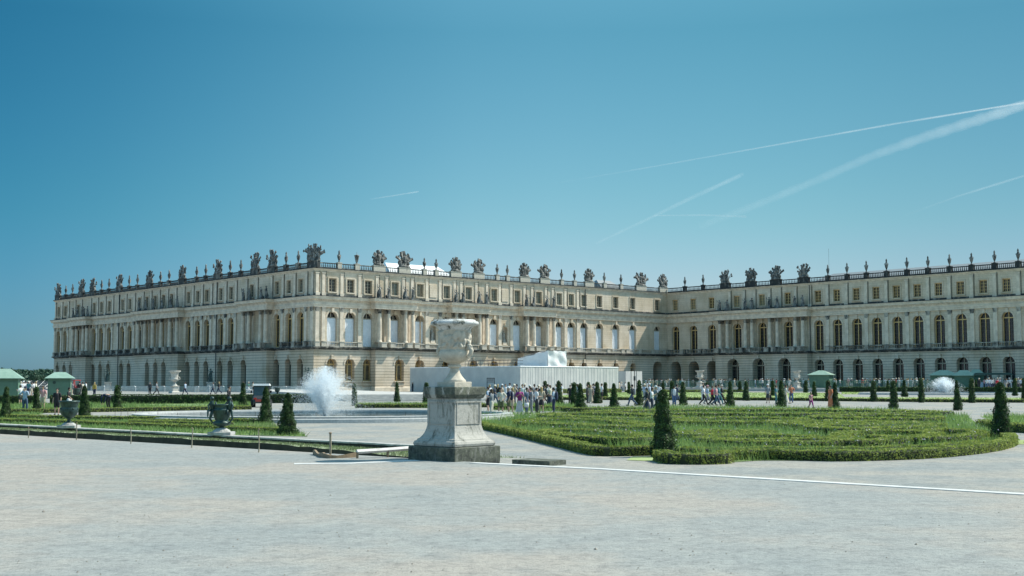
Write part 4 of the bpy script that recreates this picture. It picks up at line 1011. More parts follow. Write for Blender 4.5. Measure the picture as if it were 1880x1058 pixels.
for z in zs:
    t = (z - .83) / .43; r0 = .322 + .035 * t ** 3
    row = []
    for k in range(n):
        a = 2 * PI * k / n; r = r0 + relief(a if a < PI else a - 2 * PI, z) * min(1, (1 - abs(2 * t - 1)) * 5); row.append((r * math.cos(a), r * math.sin(a), z))
    rows.append(row)
mb = MB(); mb.grid(rows, cu=True); mb.build('carved_body', MARB, root, smooth=True)
mb = MB(); mb.lathe([(.357, 1.26), (.38, 1.31), (.43, 1.345), (.50, 1.365), (.53, 1.38), (.54, 1.41), (.53, 1.44), (.50, 1.455), (.47, 1.46), (.46, 1.485), (.44, 1.49), (.38, 1.42), (.33, 1.2), (.30, .9)], n=56, caps=False); mb.ngon([(.30 * math.cos(-k), .30 * math.sin(-k), .9) for k in [2 * PI * i / 20 for i in range(20)]]); mb.build('lip', MARBL, root, smooth=True)
ha = math.atan2(-.55, .85) - prz
for k, hb in enumerate((ha, ha + PI)):
    mb = MB(); e = Vector((math.cos(hb), math.sin(hb), 0)); q = lambda r, z: e * r + Vector((0, 0, z))
    mb.tube([q(.32, 1.02), q(.39, .98), q(.40, .93), q(.36, .90)], [.05, .045, .035, .03], 8); mb.tube([q(.33, .84), q(.42, .86), q(.455, .80), q(.43, .72), q(.36, .66)], [.05, .06, .05, .045, .03], 8)
    mb.sphere(tuple(q(.385, .90)), .065, 10, 8); mb.tube([q(.44, .91), q(.46, .88)], .018, 5)
    mb.build('satyr_handle', MARB, root, smooth=True)
# stone block, plank rail, edging boards and posts beside the pedestal
bp = G(958, 853.5, 0)
mb = MB(); mb.box((0, 0, .03), (.62, .95, .10)); mb.build('stone_slab', PL1, loc=bp + EN * .55, rz=prz + .1, label='low speckled stone slab on the gravel right of the pedestal', cat='stone slab')
WOODW = simple('weathered_timber', (.30, .22, .14), (.20, .15, .10), 6, .9); WHT = simple('pale_rail_paint', (.66, .65, .64), (.5, .48, .46), 5, .7)
a, b = G(655, 842, 0), G(757, 838, 0); root = empty('plank_rail', a, label='low pale plank rail running into the left side of the pedestal', cat='rail')
mb = MB(); mb.tube([Vector((0, 0, .15)), (b - a) * .5 + Vector((0, 0, .165)), b - a + Vector((0, 0, .19))], .05, 4, cap=False); mb.build('plank', WHT, root)
for t in (.01, .55, .97): mb = MB(); mb.box((b - a) * t + Vector((0, 0, .04)), (.05, .05, .2)); mb.build('leg', WOODW, root)
pts = [G(576, 834.5, 0), G(596, 841, 0), G(620, 841.5, 0), G(655, 840, 0)]
mb = MB(); P_ = smooth_path(pts, .15); rows = []
for i, p in enumerate(P_):
    z = .09 + .03 * math.sin(i); rows.append([p - pts[0] + EN * o + Vector((0, 0, zz)) for o, zz in ((-.03, -.05), (-.03, z), (.03, z), (.03, -.05))])
mb.grid(rows); mb.build('edging_board', WOODW, loc=pts[0], label='bent thin timber edging board at the foot of the tallest post', cat='board')
R = random.Random(9)
posts = [(52, 804, 786), (140, 808, 779), (240, 815, 788), (352, 822.5, 788), (475, 831, 790), (606, 841, 797)]
names = ['thin stake farthest left on the turf verge', 'thin stake in front of the round bronze vase', 'thin stake between the two bronze vases', 'thin stake just left of the tall bronze vase', 'thin stake below the utility cart', 'thickest wooden post near the pedestal with bent boards at its foot']
for (x, yb, yt), nm in zip(posts, names):
    p = G(x, yb, 0); h = (yb - yt) * mpp(p); r = .028 if x == 606 else .016
    root = empty('wooden_post', p, label=nm, cat='post', group='wooden posts along the turf verge')
    mb = MB(); mb.tube([(0, 0, -.15), (.004, .006, h * .5), (R.uniform(-.02, .02), .01, h)], [r, r * .95, r * .9], 7); mb.build('shaft', simple('grey_stake_wood', (.36, .31, .22), (.24, .21, .15), 8, .9), root)
    mb = MB(); mb.lathe([(r * .8, 0), (r * 1.25, .01), (r * 1.2, .03), (r * .5, .04)], (0, 0, h), 8); mb.build('tip', WOODW, root)
# thin stakes round the basin
R = random.Random(3); st = [(211, 768), (222, 766), (235, 765), (248, 764), (262, 765), (290, 768), (326, 771), (369, 770), (417, 770), (469, 769), (505, 768), (580, 770), (637, 770.5), (692, 770), (744, 771)]
mb = MB(); mb.tube([(0, 0, -.1), (0, 0, .42)], .012, 5, cap=False); ME_ST = mb.mesh('stake', plain('rusty_iron', (.10, .07, .05)))
for i, (x, y) in enumerate(st):
    o = link('iron_stake', ME_ST, None, G(x, y), label=f'thin iron stake beside the large basin, {ordn(i)} from left', cat='stake', group='thin iron stakes round the basin')
    o.rotation_euler = (R.uniform(-.06, .06), R.uniform(-.06, .06), 0)

# ------------------------------------------------------------------ bronze vases on the coping
def bronze_vase(p, H, label, putti):
    root = empty('bronze_vase', p, label=label, cat='bronze vase', group='green bronze vases on the garden wall')
    if not putti:
        f = [(.17, .17), (.075, .22), (.055, .28), (.10, .31), (.06, .33), (.16, .37), (.27, .46), (.325, .58), (.33, .72), (.30, .78), (.32, .80), (.325, .84), (.335, .90), (.37, .94), (.385, .96), (.38, 1.0), (.34, 1.0), (.28, .96), (.26, .85)]
        fn = lambda a, z: 1 + (.03 * abs(math.sin(a * 8)) if .36 < z < .6 else 0)
    else:
        f = [(.15, .14), (.07, .18), (.06, .22), (.12, .24), (.22, .27), (.255, .32), (.25, .37), (.19, .40), (.20, .44), (.235, .52), (.26, .64), (.265, .68), (.285, .70), (.285, .75), (.24, .77), (.25, .82), (.29, .87), (.30, .90), (.26, .90), (.22, .85)]
        fn = lambda a, z: 1 + (.05 * abs(math.sin(a * 9)) if .25 < z < .4 else 0) + (.02 * math.sin(a * 7 + z * 30) if .45 < z < .68 else 0)
    k = H / (1.0 if not putti else 1.16)
    mb = MB(); mb.lathe([(r * k, z * k) for r, z in f], n=36, caps=False, fn=lambda a, z: fn(a, z / k)); mb.build('body', BRONZE, root, smooth=True)
    mb = MB(); sqlathe(mb, [(.34 * k, -.02), (.34 * k, .07 * k), (.30 * k, .08 * k)]); mb.lathe([(.27 * k, .08 * k), (.25 * k, .12 * k), (.15 * k, .18 * k), (.1 * k, .2 * k)], n=20); mb.build('base', COP, root)
    if not putti:
        for a in range(8):
            e = (math.cos(a * PI / 4) * .335 * k, math.sin(a * PI / 4) * .335 * k, .7 * k); mb = MB(); mb.sphere(e, .035 * k, 8, 6); mb.build('boss', BRONZE, root, smooth=True)
    else:
        for s in (-1, 1):                  # seated child figures on the shoulders serving as handles
            c = Vector((s * .24 * k, -.10 * k, .72 * k)); mb = MB()
            mb.tube([c + Vector((0, 0, .02)), c + Vector((s * .04, -.02, .16)) * k, c + Vector((s * .02, -.03, .27)) * k], [.065 * k, .075 * k, .035 * k], 9)
            mb.sphere(tuple(c + Vector((s * .02, -.05, .35)) * k), .062 * k, 9, 7)
            for t in (-1, 1):
                mb.tube([c + Vector((t * .04, -.02, .0)) * k, c + Vector((t * .07 + s * .05, -.14, -.02)) * k, c + Vector((t * .06 + s * .06, -.15, -.17)) * k], [.045 * k, .035 * k, .022 * k], 7)
                mb.tube([c + Vector((t * .07, -.01, .23)) * k, c + Vector((t * .13, -.08, .14)) * k, c + Vector((t * .1, -.12, .04)) * k], [.028 * k, .024 * k, .02 * k], 6)
            mb.tube([c + Vector((s * .05, .04, .0)) * k, c + Vector((s * .10, .03, -.25)) * k, c + Vector((s * .02, .02, -.36)) * k], [.03 * k, .035 * k, .025 * k], 7)
            mb.build('putto_handle', BRONZE, root, smooth=True)
    return root
p = G(117, 784.8, 0); bronze_vase(p + CNn * .2, 1.0, 'round green bronze vase with bosses on the left garden wall', False)
p = G(397, 798, 0); r_ = bronze_vase(p + CNn * .2, 1.27, 'tall green bronze vase with two child figures on the garden wall', True)

# ------------------------------------------------------------------ white stone vases on the terrace
def white_vase(px, yb, yt, label, d=None):
    p = G(px, yb, 0) if d is None else Vector(((px - 940) / 2271 * d, d, .6)); H = (yb - yt) * mpp(p); k = H / 3.3
    root = empty('marble_vase', p, label=label, cat='marble vase', group='tall white marble vases on pedestals')
    mb = MB(); sqlathe(mb, [(.62 * k, -.05), (.62 * k, .2 * k), (.5 * k, .28 * k), (.45 * k, .34 * k), (.45 * k, .95 * k), (.55 * k, 1.02 * k), (.55 * k, 1.12 * k)]); mb.build('pedestal', ROCK_W, root, rz=.7)
    mb = MB(); mb.lathe([(r * k, z * k) for r, z in [(.42, 1.12), (.4, 1.2), (.2, 1.35), (.13, 1.55), (.2, 1.62), (.14, 1.68), (.3, 1.76), (.52, 1.95), (.56, 2.15), (.5, 2.22), (.5, 2.3), (.52, 2.8), (.6, 3.0), (.82, 3.16), (.86, 3.24), (.82, 3.3), (.6, 3.3), (.4, 3.0)]], n=24); mb.build('vase', ROCK_W, root, smooth=True)
    for s in (-1, 1): mb = MB(); mb.tube([(s * .5 * k, 0, 1.9 * k), (s * .78 * k, 0, 2.05 * k), (s * .72 * k, 0, 2.35 * k), (s * .5 * k, 0, 2.4 * k)], .06 * k, 6); mb.build('handle', ROCK_W, root)
white_vase(320, 722.5, 681, 'white marble vase standing alone on the left terrace before the shaded front')
white_vase(1285, 716, 684, 'white marble vase among the crowd near the inner corner', 236)
white_vase(1463, 714, 682, 'white marble vase left of the single green kiosk', 226)

# ------------------------------------------------------------------ green kiosks
KG = simple('green_painted_boards', (.10, .20, .135), (.085, .165, .115), 2, .6); KGL = simple('green_sheet_roof', (.28, .40, .32), (.22, .33, .26), 1.5, .45); KD = plain('dark_green_paint', (.03, .06, .045)); CREAM = plain('cream_sill', (.5, .5, .42))
def kiosk(p, rz, w, d, he, hr, label, over=.35, ridge=.5, hatch=True, grp='green wooden kiosks'):
    root = empty('green_kiosk', p, rz, label=label, cat='kiosk', group=grp)
    mb = MB(); mb.box((0, 0, he / 2), (w, d, he))
    n = int(w / .16)
    for i in range(n + 1): mb.box((-w / 2 + w * i / n, -d / 2 - .008, he / 2), (.02, .02, he - .02))
    for i in range(int(d / .16) + 1): mb.box((-w / 2 - .008, -d / 2 + .16 * i, he / 2), (.02, .02, he - .02))
    mb.build('walls', KG, root)
    mb = MB(); o = over; e = [(-w / 2 - o, -d / 2 - o), (w / 2 + o, -d / 2 - o), (w / 2 + o, d / 2 + o), (-w / 2 - o, d / 2 + o)]
    a, b = (-w / 2 * ridge, 0, hr), (w / 2 * ridge, 0, hr); E = [(x, y, he - .02) for x, y in e]; 
    mb.ngon([E[0], E[1], b, a]); mb.ngon([E[1], E[2], b]); mb.ngon([E[2], E[3], a, b]); mb.ngon([E[3], E[0], a]); mb.ngon([(x, y, he - .06) for x, y in e][::-1])
    for i in range(4):
        x0, x1 = E[i], E[(i + 1) % 4]; mb.ngon([(x0[0], x0[1], he - .06), (x1[0], x1[1], he - .06), x1, x0])
    mb.build('hipped_roof', KGL, root)
    mb = MB(); mb.box((w * .04, -d / 2 - .03, .04), (w * 1.02, .12, .1)); mb.build('sill', CREAM, root)
    if hatch:
        mb = MB(); mb.tube([(-w * .22, -d / 2 - .01, he * .78), (-w * .22, -d / 2 - .06, he * .78)], .17, 14, cap=False); mb.build('round_vent', KD, root)
        mb = MB(); mb.box((0, -d / 2 - .02, he * .43), (w * .92, .03, he * .78)); mb.build('door', KG, root)
        mb = MB(); mb.box((0, -d / 2 - .05, he * .5), (.06, .06, .16)); mb.build('latch', KD, root)
    return root
def at(px, d, z): return Vector(((px - 940) / 2271 * d, d, z))
p = G(102, 733, -.17); kiosk(p + Vector((0, 1.2, 0)), .28, 2.35, 2.2, 2.35, 3.0, 'green hipped-roof kiosk with round vent on the left terrace')
p = G(-9, 736, -.17); kiosk(p + Vector((0, 1.2, 0)), .28, 3.6, 2.4, 2.3, 3.25, 'green kiosk cut by the left edge of the photo')
kiosk(at(1508, 231, .6), -.5, 3.7, 3.0, 2.5, 3.3, 'single green kiosk left of the waiting crowd by the right wing', .4, .25, False)
kiosk(at(1733, 219, .6), -.3, 4.4, 3, 2.35, 3.25, 'green kiosk behind the far fountain, leftmost of the row', .5, .3, False)
kiosk(at(1770, 216, .6), -.3, 3.2, 3, 2.3, 3.2, 'green kiosk second in the row right of the far fountain', .35, .4, False)
kiosk(at(1793, 220, .6), -.3, 2.4, 3, 2.4, 3.4, 'narrow green kiosk third in the row right of the far fountain', .3, .4, False)
# dark canopy beyond them
root = empty('dark_canopy', at(1823, 214, .6), -.3, label='dark green flat canopy stand right of the kiosk row', cat='canopy')
mb = MB(); mb.box((0, 0, 2.55), (6.4, 3.4, .35), taper=.86); mb.build('roof', KD, root)
for x in (-3, -1, 1, 3):
    for y in (-1.5, 1.5): mb = MB(); mb.box((x, y, 1.2), (.1, .1, 2.5)); mb.build('post', KD, root)
mb = MB(); mb.box((-1.2, -1.2, .55), (1.9, .7, 1.1)); mb.build('counter', plain('pale_blue_counter', (.42, .50, .58)), root)

# ------------------------------------------------------------------ construction hoarding with tarpaulin shed
HOARD = simple('white_hoarding_sheet', (.62, .61, .58), (.52, .515, .50), .5, .7); TARP = simple('white_tarpaulin', (.78, .79, .80), (.70, .71, .72), 1.2, .6, 0, .6, .08); STEELD = plain('dark_steel', (.06, .065, .07)); 
H0 = at(955, 200, -.1); hl, hr_ = 29.5, 23.0
root = empty('construction_hoarding', H0, label='long white corrugated construction hoarding in front of the sunlit facade', cat='hoarding')
def corr(mb, a, d, L, H, n, amp=.045):
    rows = [[], []]; N = int(L / .18)
    for i in range(N + 1):
        o = (amp if i % 2 else 0) if (i // 2) % 4 else amp * .3
        for k, z in ((0, 0), (1, H)): rows[k].append(a + d * (L * i / N) + n * o + Vector((0, 0, z)))
    mb.grid(rows)
Z = Vector((0, 0, 0)); HH = 4.35
mb = MB(); corr(mb, Z, Vd, hr_, HH, -U); mb.build('right_panel', HOARD, root)
mb = MB(); corr(mb, Z, U, hl, HH, -Vd); mb.build('left_panel', HOARD, root)
mb = MB(); mb.ngon([Z + Vector((0, 0, HH - .05)), Vd * hr_ + Vector((0, 0, HH - .05)), Vd * hr_ + U * hl + Vector((0, 0, HH - .05)), U * hl + Vector((0, 0, HH - .05))]); mb.ngon([Vd * hr_, Vd * hr_ + U * hl, Vd * hr_ + U * hl + Vector((0, 0, HH)), Vd * hr_ + Vector((0, 0, HH))]); mb.build('roof_deck', HOARD, root)
mb = MB()
for a, b in ((Z, Vd * hr_), (Z, U * hl)): mb.tube([a + Vector((0, 0, HH)), b + Vector((0, 0, HH))], .09, 4, cap=False)
mb.build('top_rail', TARP, root)
mb = MB()
q0, q1 = U * 1.0 + Vector((0, 0, HH)), U * 14 + Vector((0, 0, HH))
for i in range(14): p = q0.lerp(q1, i / 13); mb.tube([p, p + Vector((0, 0, 1.1))], .035, 4, cap=False)
for z in (.55, 1.1): mb.tube([q0 + Vector((0, 0, z)), q1 + Vector((0, 0, z))], .035, 4, cap=False)
q2 = Vd * 6 + U * 6 + Vector((0, 0, HH)); q3 = U * 12 + Vd * 6 + Vector((0, 0, HH))
for z in (.55, 1.1): mb.tube([q1 + Vector((0, 0, z)), q2 + Vector((0, 0, z))], .035, 4, cap=False)
mb.build('guard_rail', STEELD, root)
# tarpaulin shed on the deck
S0 = H0 + Vd * 6.9 + U * .8 + Vector((0, 0, HH - .03)); root = empty('tarpaulin_shed', S0, label='crumpled white tarpaulin shed standing on top of the hoarding', cat='tarpaulin shed')
def sheet(c00, c10, c11, c01, nrm_, name, N=16, M=12, amp=.13):
    mb = MB(); R = random.Random(name); ph = [R.uniform(0, 6) for _ in range(6)]; rows = []
    for j in range(M + 1):
        row = []
        for i in range(N + 1):
            u_, v_ = i / N, j / M; p = (c00 * (1 - u_) + c10 * u_) * (1 - v_) + (c01 * (1 - u_) + c11 * u_) * v_
            o = amp * (math.sin(u_ * 13 + ph[0] + 3 * v_) * .5 + math.sin(v_ * 9 + u_ * 7 + ph[1]) * .5 + .6 * abs(math.sin(u_ * 7 + ph[2] - v_ * 5)))
            row.append(p + nrm_ * o + (Vector((0, 0, -.12 * math.sin(u_ * 3 * PI) ** 2)) if j == M else Vector()))
        rows.append(row)
    mb.grid(rows); mb.build(name, TARP, root, smooth=True)
a_, b_, h_ = Vd * 4.3, U * 7.5, Vector((0, 0, 2.75)); zz = Vector()
sheet(zz, a_, a_ + h_, h_, -U, 'front_sheet'); sheet(b_, zz, h_, b_ + h_ * .55, -Vd, 'left_sheet', amp=.08); sheet(h_, a_ + h_, a_ + b_ + h_ * .55, b_ + h_ * .55, Vector((0, 0, 1)), 'top_sheet'); sheet(a_, a_ + b_, a_ + b_ + h_ * .55, a_ + h_, Vd, 'right_sheet')
# white site cabin and boards
root = empty('site_cabin', at(1149, 236, 0), math.atan2(Vd.y, Vd.x), label='small white site cabin at the right end of the sunlit front', cat='site cabin')
mb = MB(); mb.box((2.3, 1.5, 1.9), (4.6, 3, 3.8)); mb.build('body', HOARD, root)
for x in (1.5, 3.0): mb = MB(); mb.box((x, -.03, 1.9), (.05, .05, 3.8)); mb.build('panel_joint', STEELD, root)
root = empty('sign_pole', at(1165, 222, 0), label='dark pole with small sign box before the white cabin', cat='pole'); mb = MB(); mb.tube([(0, 0, 0), (0, 0, 3.9)], .07, 6); mb.build('pole', STEELD, root); mb = MB(); mb.box((0, -.1, 2.4), (.35, .25, .8)); mb.build('sign_box', STEELD, root)
root = empty('site_gate', at(901, 186, .15), label='dark framed doorway with small sign in front of the hoarding', cat='gate')
for c, d in (((-.55, 0, 1.1), (.1, .1, 2.2)), ((.55, 0, 1.1), (.1, .1, 2.2)), ((0, 0, 2.15), (1.2, .1, .12)), ((0, 0, 1.55), (1.1, .08, .07))): mb = MB(); mb.box(c, d); mb.build('frame_bar', STEELD, root)
mb = MB(); mb.box((0, -.04, 1.85), (.9, .03, .42)); mb.build('sign_board', plain('grey_board', (.25, .26, .27)), root)
mb = MB(); mb.box((0, 0, .55), (.95, .9, 1.1)); mb.box((0, 0, 1.12), (1.0, .95, .05)); mb.build('white_crate', HOARD, loc=at(944.5, 172, .05), label='white box standing at the foot of the hoarding', cat='box')

# ------------------------------------------------------------------ crowd barriers and green fence
GALV = plain('galvanised_steel', (.68, .70, .71), .45, .4); GFEN = plain('green_fence_paint', (.10, .22, .16), .6)
def barrier_mesh(m, w=2.2, h=1.1, n=14, r=.022):
    mb = MB()
    mb.tube([(-w / 2, 0, .18), (-w / 2, 0, h - .1), (-w / 2 + .1, 0, h), (w / 2 - .1, 0, h), (w / 2, 0, h - .1), (w / 2, 0, .18), (-w / 2, 0, .18)], r * 1.5, 5, cap=False)
    fr = mb.mesh('frame', m); mb = MB()
    for i in range(1, n): x = -w / 2 + w * i / n; mb.tube([(x, 0, .18), (x, 0, h)], r * .6, 4, cap=False)
    rl = mb.mesh('bars', m); mb = MB(); mb.box((0, 0, .03), (.05, .6, .05)); mb.box((0, 0, .1), (.04, .04, .2)); return fr, rl, mb.mesh('foot', m)
BM = barrier_mesh(GALV); GM = barrier_mesh(GFEN, 2.4, 1.35, 18, .03)
def barrier(T, p, rz, label, cat, grp, name, w=2.2):
    root = empty(name, p, rz, label=label, cat=cat, group=grp); link('frame', T[0], root); link('bars', T[1], root)
    for s in (-1, 1): link('foot', T[2], root, (s * w * .4, 0, 0))
bx = [180, 205, 236, 262, 290, 316, 352, 372, 398, 432, 458, 513, 540, 558]
for i, x in enumerate(bx):
    d = 195 - i * .8; barrier(BM, at(x, d, 0), rnd.uniform(-.15, .15), f'grey steel crowd barrier on the left terrace, {ordn(i)} from left', 'barrier', 'steel crowd barriers on the left terrace', 'crowd_barrier')
n = 46; 
for i in range(n):
    px = 1152 + i * 12.4
    r = F3.at(px, 24.8, 1.2)
    if 1497 < px < 1522: continue
    barrier(GM, F3.P(r, 24.8, .6), F3.rz + rnd.uniform(-.04, .04), f'green mesh fence panel before the crowd, {ordn(i)} from left', 'fence panel', 'green fence panels below the right wing', 'fence_panel', 2.4)

# ------------------------------------------------------------------ vehicles
RED = plain('red_vehicle_paint', (.50, .07, .06), .35); BLK = plain('black_rubber', (.02, .02, .022), .8); WPL = plain('white_plastic', (.72, .74, .75), .5); GLS = glass('vehicle_glass', (.03, .05, .055)); REDL = plain('red_light_lens', (.6, .03, .02), .3); CHR = plain('grey_metal', (.3, .31, .32), .4, .5)
def wheel(root, p, r, w):
    mb = MB(); mb.tube([(p[0], p[1] - w / 2, p[2]), (p[0], p[1] + w / 2, p[2])], r, 18, cap=False); o = mb.build('wheel', BLK, root); mb = MB(); mb.tube([(p[0], p[1] - w / 2 - .01, p[2]), (p[0], p[1] + w / 2 + .01, p[2])], r * .5, 12, cap=False); mb.build('rim', CHR, o)
p = G(480, 747.5); root = empty('utility_cart', p, -PI / 2 + .12, label='small dark utility cart with white roof and red front lights on the gravel', cat='utility cart')  # front faces the camera: local +x
root.rotation_euler.z = -PI / 2 + .12
mb = MB(); rows = []
for x, zt, hw in ((-1.1, .95, .62), (-.2, .95, .66), (.1, .98, .68), (.75, .92, .66), (1.1, .72, .58), (1.2, .5, .5)): rows.append([(x, -hw, .35), (x, -hw, zt - .08), (x, -hw + .1, zt), (x, hw - .1, zt), (x, hw, zt - .08), (x, hw, .35)])
mb.grid(rows); mb.ngon(rows[-1]); mb.ngon(rows[0][::-1]); mb.build('body', plain('dark_grey_paint', (.04, .045, .05), .4), root)
for s in (-1, 1):
    for x in (-.75, .8): wheel(root, (x, s * .66, .3), .30, .22)
    mb = MB(); mb.box((1.16, s * .42, .70), (.08, .24, .13)); mb.build('headlight', REDL if s < 0 else REDL, root)
    mb = MB(); mb.tube([(.55, s * .6, .9), (.3, s * .62, 1.75)], .035, 5); mb.build('cab_pillar', BLK, root)
    mb = MB(); mb.tube([(-.7, s * .6, .9), (-.7, s * .62, 1.75)], .035, 5); mb.build('cab_pillar', BLK, root)
    mb = MB(); mb.box((.62, s * .78, 1.25), (.06, .14, .2)); mb.build('mirror', BLK, root)
mb = MB(); mb.box((-.2, 0, 1.82), (1.35, 1.36, .16), taper=.9); mb.build('roof', WPL, root)
mb = MB(); mb.ngon([(.56, -.58, .95), (.56, .58, .95), (.32, .58, 1.72), (.32, -.58, 1.72)]); mb.ngon([(.54, -.58, .95), (.3, -.58, 1.72), (.3, .58, 1.72), (.54, .58, .95)]); mb.build('windscreen', GLS, root)
mb = MB(); mb.box((1.19, 0, .55), (.06, .8, .2)); mb.build('bumper', RED, root)
p = at(139, 168, 0); root = empty('red_tractor', p, -.5, label='small red open-cab maintenance tractor behind the green kiosk', cat='tractor')
mb = MB(); mb.box((.9, 0, .95), (1.2, .7, .6), taper=.85); mb.box((-.4, 0, .7), (1.3, .9, .4)); mb.build('body', RED, root)
for s in (-1, 1):
    wheel(root, (-.6, s * .6, .55), .55, .3); wheel(root, (1.1, s * .55, .35), .35, .22)
    mb = MB(); mb.tube([(-.95, s * .45, .9), (-.9, s * .45, 1.95), (.25, s * .45, 1.95), (.4, s * .45, 1.0)], .06, 6); mb.build('cab_frame', RED, root)
mb = MB(); mb.box((-.3, 0, 1.98), (1.35, 1.1, .08)); mb.build('cab_roof', RED, root); mb = MB(); mb.box((-.6, 0, 1.05), (.45, .5, .35)); mb.build('seat', BLK, root)
# tiered seating at far left
root = empty('tiered_seating', at(54, 240, 0), label='pale tiered seating stand far left below the wooded hill', cat='seating stand')
mb = MB()
for i in range(5): mb.box((0, i * 1.0, .4 + i * .38), (5.4, .35, .08)); mb.box((0, i * 1.0 + .3, .2 + i * .36), (5.4, .06, .3))
mb.build('benches', CHR, root)
for i in range(5): mb = MB(); mb.tube([(-2.6 + i * 1.3, 0, 0), (-2.6 + i * 1.3, 4.2, 0), (-2.6 + i * 1.3, 4.2, 2.0), (-2.6 + i * 1.3, 0, .4)], .04, 4); mb.build('frame', GALV, root)
# small bronze urns on the terrace edge and bronze statue groups near the palace
for i, (x, y, nm) in enumerate([(509, 722, 'small green bronze urn at the left end of the steps'), (421, 718, 'small bronze urn behind the walking figure in black'), (140, 726, 'small bronze urn between the kiosk and the conical topiary')]):
    p = G(x, y + 3, 0); root = empty('bronze_urn', p, label=nm, cat='bronze urn', group='small bronze urns on the terrace edge')
    mb = MB(); mb.lathe([(.3, 0), (.28, .1), (.1, .2), (.08, .3), (.3, .45), (.38, .7), (.36, .85), (.45, .95), (.44, 1.0), (.3, 1.0)], n=18); mb.build('body', BRONZE, root, smooth=True)
    mb = MB(); mb.box((0, 0, .02), (.66, .66, .1)); mb.build('base', COP, root)
    

# ------------------------------------------------------------------ contrails (long soft tubes of ice cloud, 3500 m up)
m, nt, b = nodes('ice_cloud'); out = nt.nodes['Material Output']; df = nn(nt, 'ShaderNodeBsdfDiffuse'); df.inputs[0].default_value = (.95, .95, .95, 1); tl = nn(nt, 'ShaderNodeBsdfTranslucent'); tl.inputs[0].default_value = (.95, .95, .95, 1)
m1 = nn(nt, 'ShaderNodeMixShader'); m1.inputs[0].default_value = .5; nt.links.new(df.outputs[0], m1.inputs[1]); nt.links.new(tl.outputs[0], m1.inputs[2])
tp = nn(nt, 'ShaderNodeBsdfTransparent'); m2 = nn(nt, 'ShaderNodeMixShader'); nt.links.new(tp.outputs[0], m2.inputs[1]); nt.links.new(m1.outputs[0], m2.inputs[2])
lw = nn(nt, 'ShaderNodeLayerWeight'); lw.inputs[0].default_value = .5
at_ = nn(nt, 'ShaderNodeUVMap').outputs[0]; sx = nn(nt, 'ShaderNodeSeparateXYZ'); nt.links.new(at_, sx.inputs[0])
mp = coords(nt, True, (.0012, .0012, .0012)); no = ramp(nt, noise(nt, mp, 1.0, 5, .65), [(.3, .35), (.7, 1.0)])
f1 = nn(nt, 'ShaderNodeMath', operation='SUBTRACT'); f1.inputs[0].default_value = 1; nt.links.new(lw.outputs['Facing'], f1.inputs[1])
f2 = nn(nt, 'ShaderNodeMath', operation='MULTIPLY'); nt.links.new(f1.outputs[0], f2.inputs[0]); nt.links.new(no, f2.inputs[1])
f3 = nn(nt, 'ShaderNodeMath', operation='MULTIPLY'); nt.links.new(f2.outputs[0], f3.inputs[0]); nt.links.new(sx.outputs[0], f3.inputs[1])
nt.links.new(f3.outputs[0], m2.inputs[0]); nt.links.new(m2.outputs[0], out.inputs[0]); ICE = m
def contrail(pts, wpx, alpha, label):
    P = smooth_path([G(x, y, 3500) for x, y in pts], 1e9) ; P = []
    Q = [G(x, y, 3500) for x, y in pts]
    for i in range(len(Q) - 1):
        for j in range(8): P.append(Q[i].lerp(Q[i + 1], j / 8))
    P.append(Q[-1]); mb = MB(); rows = []; n = len(P); R = random.Random(label)
    for i, p in enumerate(P):
        d = (P[min(i + 1, n - 1)] - P[max(i - 1, 0)]).normalized(); v = (p - Vector((0, 0, EYE))).normalized(); s = d.cross(v).normalized(); k = d.cross(s).normalized()
        w = wpx[0] + (wpx[1] - wpx[0]) * i / (n - 1); w *= mpp(p) * .6 * R.uniform(.85, 1.15)
        rows.append([p + s * w * math.cos(2 * PI * j / 12) + k * w * math.sin(2 * PI * j / 12) for j in range(12)])
    mb.grid(rows, cu=True); fade = lambda i: min(1, (i + .5) / n * 5, (n - i) / n * 5) if True else 1
    uv = []; 
    for i in range(n - 1):
        for j in range(12): uv += [(alpha[0] + (alpha[1] - alpha[0]) * i / n, 0)] * 2 + [(alpha[0] + (alpha[1] - alpha[0]) * (i + 1) / n, 0)] * 2
    mb.uv = uv; mb.build('contrail', ICE, loc=(0, 0, 0), smooth=True, label=label, cat='contrail', group='aircraft contrails in the sky')
contrail([(1000, 340), (1200, 306), (1420, 267), (1640, 228), (1880, 189), (2000, 169)], (2, 4), (.0, .32), 'longest thin contrail sloping up to the right edge')
contrail([(1290, 414), (1400, 372), (1500, 331), (1600, 287), (1700, 251), (1800, 219), (1880, 193), (2000, 156)], (12, 21), (.05, .25), 'broad fuzzy contrail rising to the upper right')
contrail([(1095, 447), (1190, 402), (1260, 368), (1362, 321)], (4, 8), (.08, .16), 'short diagonal contrail left of the broad one')
contrail([(1655, 398), (1760, 360), (1880, 323), (1980, 290)], (3, 5), (.0, .26), 'thin contrail low at the right edge')
contrail([(1200, 396), (1290, 395), (1370, 398)], (2, 3), (.08, .14), 'faint horizontal contrail crossing behind the diagonal ones')
contrail([(680, 366), (725, 359), (768, 352)], (1.5, 2.5), (.1, .22), 'tiny isolated contrail above the middle of the palace')
